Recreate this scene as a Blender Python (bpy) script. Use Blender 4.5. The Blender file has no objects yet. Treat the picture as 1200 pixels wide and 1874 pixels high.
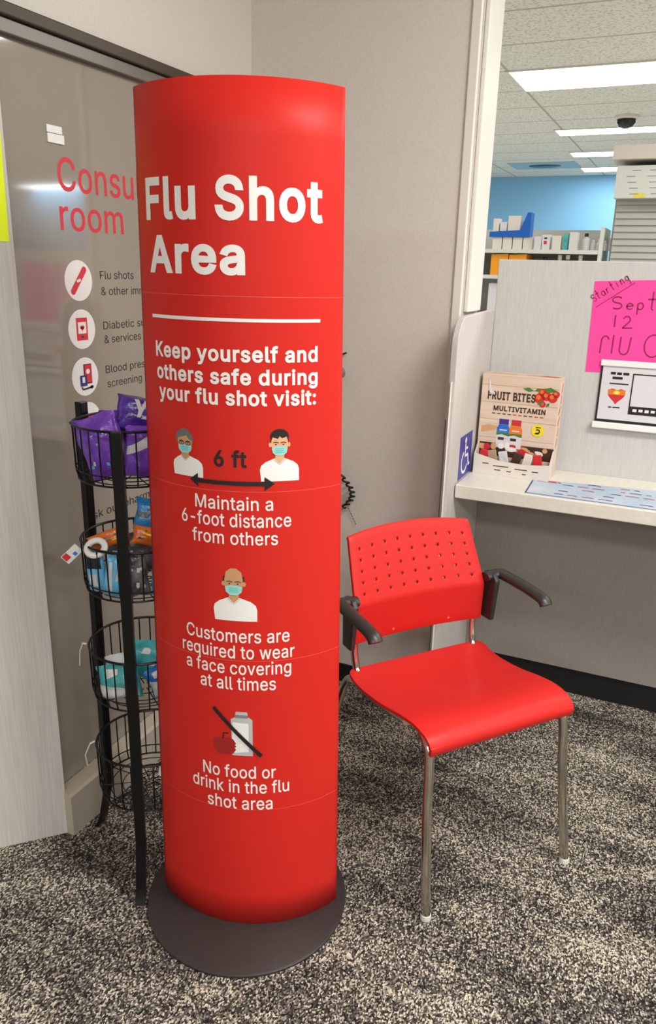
import bpy, bmesh, math, random
from mathutils import Vector, Matrix
from mathutils.geometry import delaunay_2d_cdt
random.seed(7)
SC = bpy.context.scene
COL = SC.collection
PI = math.pi

# ------------------------------------------------------------------ camera
cam_d = bpy.data.cameras.new('camera')
cam = bpy.data.objects.new('camera', cam_d)
COL.objects.link(cam)
cam_d.sensor_fit = 'VERTICAL'
cam_d.sensor_height = 24.0
cam_d.lens = 24.0 * 1415.0 / 1874.0
cam_d.clip_start = 0.05
cam_d.clip_end = 100
cx_, cy_, cz_ = (0.909, 0.416, 0.024), (0.147, -0.266, -0.953), (-0.390, 0.869, -0.303)
X = Vector(cx_).normalized()
Z = (-Vector(cz_)).normalized()
Z = (Z - X * Z.dot(X)).normalized()
Y = Z.cross(X)
cam.matrix_world = Matrix(((X.x, Y.x, Z.x, 0), (X.y, Y.y, Z.y, 0), (X.z, Y.z, Z.z, 1.45), (0, 0, 0, 1)))
SC.camera = cam

# ------------------------------------------------------------------ world, lights, exposure
CEIL = 2.75
SC.view_settings.view_transform = 'Standard'
SC.view_settings.look = 'None'
SC.view_settings.gamma = 1
SC.view_settings.exposure = 0.86
w = bpy.data.worlds.new('store_air')
SC.world = w
w.use_nodes = True
w.node_tree.nodes['Background'].inputs[0].default_value = (1.0, 0.985, 0.96, 1)
w.node_tree.nodes['Background'].inputs[1].default_value = 0.16


def troffer_light(x, y, power, sx=1.2, sy=0.6, col=(1.0, 0.982, 0.95)):
    d = bpy.data.lights.new('troffer_light', 'AREA')
    d.shape = 'RECTANGLE'
    d.size, d.size_y = sx, sy
    d.energy = power
    d.color = col
    o = bpy.data.objects.new('troffer_light', d)
    COL.objects.link(o)
    o.location = (x, y, CEIL - 0.02)
    return o


# the store's own ceiling lamps, overhead and behind the camera
for (x, y, p) in ((0.9, 1.2, 34), (0.9, -1.4, 32), (3.3, 1.2, 28), (3.3, -1.4, 32), (-0.6, -3.4, 40), (1.4, -4.2, 40), (5.7, 0.6, 22),
                  (1.2, 3.75, 28), (3.6, 3.75, 24), (6.5, 6.2, 24), (-2.6, 4.2, 20)):
    troffer_light(x, y, p)
troffer_light(8.6, 11.98, 22, 1.2, 0.45)
troffer_light(-3.6, 8.5, 26)
troffer_light(-3.6, 5.9, 22)


# ------------------------------------------------------------------ materials
def lin(c):
    r = []
    for v in c:
        v = v / 255.0
        r.append(v / 12.92 if v <= 0.04045 else ((v + 0.055) / 1.055) ** 2.4)
    return (*r, 1.0)


def mat(name, c, rough=0.5, metal=0.0, coat=0.0, spec=0.5, noise=None, bump=None, emit=0.0):
    m = bpy.data.materials.new(name)
    m.use_nodes = True
    nt = m.node_tree
    b = nt.nodes['Principled BSDF']
    b.inputs['Base Color'].default_value = lin(c)
    b.inputs['Roughness'].default_value = rough
    b.inputs['Metallic'].default_value = metal
    b.inputs['Coat Weight'].default_value = coat
    b.inputs['Coat Roughness'].default_value = 0.08
    b.inputs['Specular IOR Level'].default_value = spec
    if emit:
        b.inputs['Emission Color'].default_value = lin(c)
        b.inputs['Emission Strength'].default_value = emit
    if noise or bump:
        tc = nt.nodes.new('ShaderNodeTexCoord')
        mp = nt.nodes.new('ShaderNodeMapping')
        nt.links.new(tc.outputs['Object'], mp.inputs['Vector'])
    if noise:                       # (scale, colour 2, stretch xyz)
        n = nt.nodes.new('ShaderNodeTexNoise')
        n.inputs['Scale'].default_value = noise[0]
        n.inputs['Detail'].default_value = 5
        mp.inputs['Scale'].default_value = noise[2] if len(noise) > 2 else (1, 1, 1)
        nt.links.new(mp.outputs['Vector'], n.inputs['Vector'])
        r = nt.nodes.new('ShaderNodeValToRGB')
        r.color_ramp.elements[0].color = lin(c)
        r.color_ramp.elements[0].position = 0.35
        r.color_ramp.elements[1].color = lin(noise[1])
        r.color_ramp.elements[1].position = 0.68
        nt.links.new(n.outputs['Fac'], r.inputs['Fac'])
        nt.links.new(r.outputs['Color'], b.inputs['Base Color'])
    if bump:                        # (scale, strength)
        n2 = nt.nodes.new('ShaderNodeTexNoise')
        n2.inputs['Scale'].default_value = bump[0]
        n2.inputs['Detail'].default_value = 3
        nt.links.new(tc.outputs['Object'], n2.inputs['Vector'])
        bp = nt.nodes.new('ShaderNodeBump')
        bp.inputs['Strength'].default_value = bump[1]
        bp.inputs['Distance'].default_value = 0.01
        nt.links.new(n2.outputs['Fac'], bp.inputs['Height'])
        nt.links.new(bp.outputs['Normal'], b.inputs['Normal'])
    return m


M = {}
M['wall'] = mat('taupe_wall_paint', (213, 206, 197), 0.75, noise=(180, (219, 213, 205)), bump=(420, 0.08))
M['laminate'] = mat('grey_woodgrain_laminate', (192, 186, 181), 0.55, noise=(9, (204, 199, 194), (24, 24, 0.8)))
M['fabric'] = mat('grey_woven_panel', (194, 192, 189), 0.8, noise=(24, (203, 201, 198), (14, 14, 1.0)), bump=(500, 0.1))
M['dark_weave'] = mat('grey_brown_woven_panel', (143, 137, 131), 0.8, noise=(24, (152, 146, 140), (14, 14, 1.0)), bump=(500, 0.1))  # same weave as the partition, in a darker grey-brown
M['white_trim'] = mat('white_trim', (228, 224, 216), 0.45)
M['black_base'] = mat('black_rubber_base', (16, 15, 15), 0.6)
M['counter'] = mat('pale_counter_laminate', (218, 214, 202), 0.4, noise=(60, (226, 222, 211)))
M['dark_rail'] = mat('brown_bronze_rail', (74, 62, 50), 0.45, metal=0.3)
M['grey_rail'] = mat('grey_anodised_rail', (120, 114, 108), 0.4, metal=0.6)
M['ledge'] = mat('beige_base_trim', (176, 166, 150), 0.5)
M['red'] = mat('red_printed_board', (206, 42, 34), 0.45, spec=0.18)
M['red_fold'] = mat('scored_red_fold', (226, 84, 72), 0.5)
M['white_ink'] = mat('white_print', (238, 236, 232), 0.45)
M['black_ink'] = mat('black_print', (30, 22, 22), 0.5)
M['stand_base'] = mat('dark_brown_base', (52, 42, 42), 0.5, noise=(70, (46, 37, 37)))
M['chair_red'] = mat('red_chair_plastic', (204, 38, 35), 0.42, spec=0.22)
M['chrome'] = mat('chrome_tube', (205, 200, 192), 0.14, metal=1.0)
M['arm'] = mat('black_arm_plastic', (44, 42, 42), 0.38)
M['glide'] = mat('white_glide', (225, 222, 215), 0.4)
M['black_metal'] = mat('black_powder_coat', (9, 9, 9), 0.3, spec=0.35)
M['wire'] = mat('black_basket_wire', (9, 9, 10), 0.4, spec=0.3)
M['skin1'] = mat('print_skin_tan', (198, 150, 105), 0.5)
M['skin2'] = mat('print_skin_light', (226, 172, 128), 0.5)
M['hair_grey'] = mat('print_grey_hair', (112, 106, 104), 0.5)
M['mask'] = mat('print_mask_teal', (150, 214, 208), 0.5)
M['mask2'] = mat('print_mask_fold', (100, 186, 184), 0.5)
M['print_grey'] = mat('print_grey', (186, 188, 188), 0.5)
M['print_dgrey'] = mat('print_dark_grey', (128, 130, 132), 0.5)
M['apple'] = mat('print_dark_red', (158, 30, 30), 0.45)
M['sign_red'] = mat('red_vinyl_lettering', (206, 40, 54), 0.45)
M['sign_black'] = mat('black_vinyl_lettering', (34, 30, 30), 0.5)
M['sign_white'] = mat('white_vinyl', (226, 222, 220), 0.5)
M['navy'] = mat('navy_print', (36, 40, 120), 0.5)
M['neon'] = mat('neon_yellow_paper', (232, 250, 10), 0.6)
M['pink'] = mat('hot_pink_paper', (250, 70, 160), 0.6)
M['marker'] = mat('purple_marker', (150, 20, 80), 0.6)
M['paper'] = mat('white_paper', (216, 214, 218), 0.5)
M['acrylic'] = mat('clear_sign_holder', (240, 240, 238), 0.12, coat=0.4)
M['print_blue'] = mat('print_pale_blue', (160, 186, 208), 0.35, noise=(7, (204, 212, 222)))
M['print_red'] = mat('print_red', (205, 44, 48), 0.5)
M['print_yellow'] = mat('print_yellow', (238, 218, 40), 0.5)
M['print_orange'] = mat('print_orange', (232, 120, 30), 0.5)
M['print_green'] = mat('print_green', (70, 122, 44), 0.5)
M['print_brown'] = mat('print_brown', (62, 36, 26), 0.5)
M['print_tan'] = mat('print_tan', (208, 160, 118), 0.5)
M['print_purple'] = mat('print_violet', (64, 44, 140), 0.5)
M['box_wood'] = mat('blond_wood_print_card', (214, 190, 168), 0.5, noise=(5, (226, 205, 186), (1, 1, 10)))
M['card_white'] = mat('white_card', (222, 214, 204), 0.55)
M['card_brown'] = mat('raw_card', (176, 150, 118), 0.7)
M['sticker_blue'] = mat('blue_sticker', (52, 52, 150), 0.4)
M['purple'] = mat('purple_foil', (106, 52, 178), 0.26, coat=0.3, noise=(26, (140, 84, 206)), bump=(45, 0.5))
M['purple_dark'] = mat('dark_purple_foil', (70, 34, 138), 0.28, coat=0.3, noise=(30, (92, 48, 168)), bump=(45, 0.5))
M['sky_foil'] = mat('sky_blue_foil', (88, 170, 216), 0.3, coat=0.2, noise=(30, (128, 198, 232)), bump=(50, 0.4))
M['blue_foil'] = mat('blue_foil', (38, 128, 200), 0.3, coat=0.2, noise=(30, (60, 152, 216)), bump=(50, 0.4))
M['grey_foil'] = mat('charcoal_foil', (58, 56, 58), 0.3, coat=0.2, noise=(34, (140, 138, 140)), bump=(50, 0.5))
M['dark_foil'] = mat('dark_blue_black_foil', (26, 34, 48), 0.3, coat=0.2, bump=(50, 0.4))
M['orange_foil'] = mat('orange_foil', (232, 128, 34), 0.3, coat=0.2, noise=(28, (214, 92, 36)), bump=(50, 0.4))
M['teal_foil'] = mat('teal_foil', (44, 158, 164), 0.32, coat=0.2, noise=(28, (96, 188, 188)), bump=(50, 0.4))
M['white_foil'] = mat('white_foil', (220, 220, 218), 0.35, coat=0.2, noise=(34, (196, 204, 206)), bump=(50, 0.4))
M['royal_foil'] = mat('royal_blue_foil', (30, 106, 206), 0.32, coat=0.2, noise=(28, (60, 134, 220)), bump=(50, 0.4))
M['tag_white'] = mat('white_plastic_tag', (228, 226, 222), 0.4)
M['blue_wall'] = mat('sky_blue_wall', (132, 190, 232), 0.7)
M['shelf_white'] = mat('white_shelf_metal', (214, 216, 208), 0.5)
M['shelf_grey'] = mat('grey_shelf_metal', (178, 178, 172), 0.5)
M['bin_blue'] = mat('blue_bin_plastic', (28, 96, 190), 0.4)
M['bin_orange'] = mat('orange_bin_plastic', (240, 158, 34), 0.4)
M['tile_blue'] = mat('blue_ceiling_tile', (150, 186, 202), 0.8)
M['dark'] = mat('dark_smoke_plastic', (30, 30, 34), 0.2)
M['lamp_lens'] = mat('lit_lamp_lens', (255, 252, 246), 0.5, emit=8.0)
M['vinyl'] = mat('pale_vinyl_tile', (206, 202, 192), 0.4, noise=(4, (214, 210, 200)))
M['plaster'] = mat('warm_white_soffit', (214, 206, 196), 0.7)

# frosted door glass: grey film behind a clear gloss face
g = mat('frosted_door_glass', (146, 137, 126), 0.05, spec=0.9, coat=0.0)
g.node_tree.nodes['Principled BSDF'].inputs['Coat Roughness'].default_value = 0.02
M['glass'] = g


def carpet_material():
    m = bpy.data.materials.new('flecked_carpet')
    m.use_nodes = True
    nt = m.node_tree
    N, L = nt.nodes, nt.links
    b = N['Principled BSDF']
    b.inputs['Roughness'].default_value = 0.95
    b.inputs['Specular IOR Level'].default_value = 0.1
    tc = N.new('ShaderNodeTexCoord')
    mp = N.new('ShaderNodeMapping')
    mp.inputs['Rotation'].default_value = (0, 0, 0.35)
    mp.inputs['Scale'].default_value = (1.0, 0.72, 1)
    L.new(tc.outputs['Object'], mp.inputs['Vector'])
    v = N.new('ShaderNodeTexVoronoi')
    v.inputs['Scale'].default_value = 320
    L.new(mp.outputs['Vector'], v.inputs['Vector'])
    sep = N.new('ShaderNodeSeparateColor')
    L.new(v.outputs['Color'], sep.inputs['Color'])
    big = N.new('ShaderNodeTexNoise')
    big.inputs['Scale'].default_value = 3.2
    big.inputs['Detail'].default_value = 6
    big.inputs['Roughness'].default_value = 0.62
    big.inputs['Distortion'].default_value = 0.8
    mp2 = N.new('ShaderNodeMapping')
    mp2.inputs['Rotation'].default_value = (0, 0, 0.5)
    mp2.inputs['Scale'].default_value = (0.7, 2.0, 1)
    L.new(tc.outputs['Object'], mp2.inputs['Vector'])
    L.new(mp2.outputs['Vector'], big.inputs['Vector'])
    fine = N.new('ShaderNodeTexNoise')
    fine.inputs['Scale'].default_value = 190
    fine.inputs['Detail'].default_value = 3
    L.new(mp2.outputs['Vector'], fine.inputs['Vector'])
    a1 = N.new('ShaderNodeMath'); a1.operation = 'MULTIPLY_ADD'
    a1.inputs[1].default_value = 1.2; a1.inputs[2].default_value = -0.63
    L.new(big.outputs['Fac'], a1.inputs[0])
    a2 = N.new('ShaderNodeMath'); a2.operation = 'MULTIPLY_ADD'
    a2.inputs[1].default_value = 0.2
    L.new(fine.outputs['Fac'], a2.inputs[0]); L.new(a1.outputs[0], a2.inputs[2])
    a3 = N.new('ShaderNodeMath'); a3.operation = 'MULTIPLY_ADD'
    a3.inputs[1].default_value = 0.88
    L.new(sep.outputs['Red'], a3.inputs[0]); L.new(a2.outputs[0], a3.inputs[2])
    r = N.new('ShaderNodeValToRGB')
    e = r.color_ramp.elements
    e[0].position = 0.14; e[0].color = lin((34, 32, 32))
    e[1].position = 0.93; e[1].color = lin((212, 201, 182))
    k = r.color_ramp.elements.new(0.45); k.color = lin((72, 67, 64))
    k = r.color_ramp.elements.new(0.68); k.color = lin((126, 118, 108))
    L.new(a3.outputs[0], r.inputs['Fac'])
    L.new(r.outputs['Color'], b.inputs['Base Color'])
    bp = N.new('ShaderNodeBump'); bp.inputs['Strength'].default_value = 0.5; bp.inputs['Distance'].default_value = 0.004
    L.new(v.outputs['Distance'], bp.inputs['Height'])
    L.new(bp.outputs['Normal'], b.inputs['Normal'])
    return m


def ceiling_material():
    m = bpy.data.materials.new('acoustic_ceiling_tile')
    m.use_nodes = True
    nt = m.node_tree
    N, L = nt.nodes, nt.links
    b = N['Principled BSDF']
    b.inputs['Roughness'].default_value = 0.9
    tc = N.new('ShaderNodeTexCoord')
    n = N.new('ShaderNodeTexNoise'); n.inputs['Scale'].default_value = 55; n.inputs['Detail'].default_value = 4
    L.new(tc.outputs['Object'], n.inputs['Vector'])
    r = N.new('ShaderNodeValToRGB')
    r.color_ramp.elements[0].position = 0.32; r.color_ramp.elements[0].color = lin((186, 186, 174))
    r.color_ramp.elements[1].position = 0.5; r.color_ramp.elements[1].color = lin((232, 231, 222))
    L.new(n.outputs['Fac'], r.inputs['Fac'])
    sx = N.new('ShaderNodeSeparateXYZ'); L.new(tc.outputs['Object'], sx.inputs[0])
    masks = []
    for ax, off, per, wd in (('X', 1.4, 1.22, 0.022), ('Y', -5.91, 0.645, 0.022)):
        ad = N.new('ShaderNodeMath'); ad.operation = 'ADD'; ad.inputs[1].default_value = off + 100 * per
        L.new(sx.outputs[ax], ad.inputs[0])
        mo = N.new('ShaderNodeMath'); mo.operation = 'MODULO'; mo.inputs[1].default_value = per
        L.new(ad.outputs[0], mo.inputs[0])
        lt = N.new('ShaderNodeMath'); lt.operation = 'LESS_THAN'; lt.inputs[1].default_value = wd
        L.new(mo.outputs[0], lt.inputs[0])
        masks.append(lt)
    mx = N.new('ShaderNodeMath'); mx.operation = 'MAXIMUM'
    L.new(masks[0].outputs[0], mx.inputs[0]); L.new(masks[1].outputs[0], mx.inputs[1])
    mix = N.new('ShaderNodeMix'); mix.data_type = 'RGBA'
    L.new(mx.outputs[0], mix.inputs['Factor'])
    L.new(r.outputs['Color'], mix.inputs['A'])
    mix.inputs['B'].default_value = lin((176, 176, 166))
    L.new(mix.outputs['Result'], b.inputs['Base Color'])
    return m


M['carpet'] = carpet_material()
M['ceiling'] = ceiling_material()


# ------------------------------------------------------------------ helpers
def tag(o, label=None, cat=None, group=None, kind=None):
    if label: o['label'] = label
    if cat: o['category'] = cat
    if group: o['group'] = group
    if kind: o['kind'] = kind
    return o


def empty(name, loc=(0, 0, 0), rz=0.0):
    o = bpy.data.objects.new(name, None)
    COL.objects.link(o)
    o.location = loc
    o.rotation_euler = (0, 0, rz)
    o.empty_display_size = 0.1
    return o


class MB:
    """collects shapes and links them as one mesh object"""

    def __init__(self):
        self.bm = bmesh.new()

    def box(self, x0, x1, y0, y1, z0, z1, mi=0, mtx=None):
        vs = [self.bm.verts.new((x, y, z)) for z in (z0, z1) for y in (y0, y1) for x in (x0, x1)]
        if mtx:
            for v in vs: v.co = mtx @ v.co
        for f in ((0, 2, 3, 1), (4, 5, 7, 6), (0, 1, 5, 4), (2, 6, 7, 3), (0, 4, 6, 2), (1, 3, 7, 5)):
            self.bm.faces.new([vs[i] for i in f]).material_index = mi
        return self

    def tube(self, pts, r, n=10, closed=False, mi=0, flat=None):
        """tube along pts; flat=(rw, rh) gives an oval section, rw along the horizontal side direction"""
        pts = [Vector(p) for p in pts]
        rings = []
        k = len(pts)
        prev = None
        for i, p in enumerate(pts):
            if closed:
                t = pts[(i + 1) % k] - pts[i - 1]
            else:
                t = pts[min(i + 1, k - 1)] - pts[max(i - 1, 0)]
            t.normalize()
            if prev is None:
                a = t.cross(Vector((0, 0, 1)))
                if a.length < 1e-3: a = t.cross(Vector((1, 0, 0)))
            else:
                a = prev - t * prev.dot(t)
            a.normalize()
            prev = a
            b = t.cross(a)
            rr = r[i] if isinstance(r, (list, tuple)) else r
            ra, rb = (flat if flat else (rr, rr))
            rings.append([self.bm.verts.new(p + a * ra * math.cos(q) + b * rb * math.sin(q))
                          for q in [2 * PI * j / n for j in range(n)]])
        for i in range(k if closed else k - 1):
            A, B = rings[i], rings[(i + 1) % k]
            for j in range(n):
                self.bm.faces.new((A[j], A[(j + 1) % n], B[(j + 1) % n], B[j])).material_index = mi
        if not closed:
            self.bm.faces.new(rings[0][::-1]).material_index = mi
            self.bm.faces.new(rings[-1]).material_index = mi
        return self

    def lathe(self, prof, c=(0, 0, 0), n=32, mi=0):
        rings = []
        for (r, z) in prof:
            rings.append([self.bm.verts.new((c[0] + r * math.cos(2 * PI * j / n), c[1] + r * math.sin(2 * PI * j / n), c[2] + z)) for j in range(n)])
        for A, B in zip(rings, rings[1:]):
            for j in range(n):
                self.bm.faces.new((A[j], A[(j + 1) % n], B[(j + 1) % n], B[j])).material_index = mi
        self.bm.faces.new(rings[0][::-1]).material_index = mi
        self.bm.faces.new(rings[-1]).material_index = mi
        return self

    def prism(self, poly, P, d, mi=0):
        """poly: 2D outline, P(a, b) -> 3D, d: extrusion vector"""
        d = Vector(d)
        A = [self.bm.verts.new(P(a, b)) for a, b in poly]
        B = [self.bm.verts.new(v.co + d) for v in A]
        self.bm.faces.new(A[::-1]).material_index = mi
        self.bm.faces.new(B).material_index = mi
        n = len(A)
        for i in range(n):
            self.bm.faces.new((A[i], A[(i + 1) % n], B[(i + 1) % n], B[i])).material_index = mi
        return self

    def build(self, name, mats, parent=None, smooth=0.6, bevel=0.0, solid=0.0, segs=2):
        bmesh.ops.recalc_face_normals(self.bm, faces=self.bm.faces[:]) if not solid else None
        me = bpy.data.meshes.new(name)
        self.bm.to_mesh(me)
        self.bm.free()
        for m in (mats if isinstance(mats, (list, tuple)) else [mats]):
            me.materials.append(m)
        o = bpy.data.objects.new(name, me)
        COL.objects.link(o)
        if parent: o.parent = parent
        if smooth:
            me.polygons.foreach_set('use_smooth', [True] * len(me.polygons))
            me.set_sharp_from_angle(angle=smooth)
        if solid:
            s = o.modifiers.new('thickness', 'SOLIDIFY'); s.thickness = solid; s.offset = 0
        if bevel:
            bv = o.modifiers.new('bevel', 'BEVEL'); bv.width = bevel; bv.segments = segs; bv.limit_method = 'ANGLE'
        return o


def spline(pts, n=6, closed=False):
    P = [Vector(p) for p in pts]
    out = []
    k = len(P)
    for i in range(k if closed else k - 1):
        if closed:
            p0, p1, p2, p3 = P[i - 1], P[i], P[(i + 1) % k], P[(i + 2) % k]
        else:
            p0, p1, p2, p3 = P[max(i - 1, 0)], P[i], P[i + 1], P[min(i + 2, k - 1)]
        for j in range(n):
            t = j / n
            out.append(0.5 * ((2 * p1) + (p2 - p0) * t + (2 * p0 - 5 * p1 + 4 * p2 - p3) * t * t + (3 * p1 - p0 - 3 * p2 + p3) * t ** 3))
    if not closed: out.append(P[-1])
    return out


# ---- printing: flat 2D shapes laid onto a surface given by mapper(x, y, offset)
_txt = {}


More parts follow.
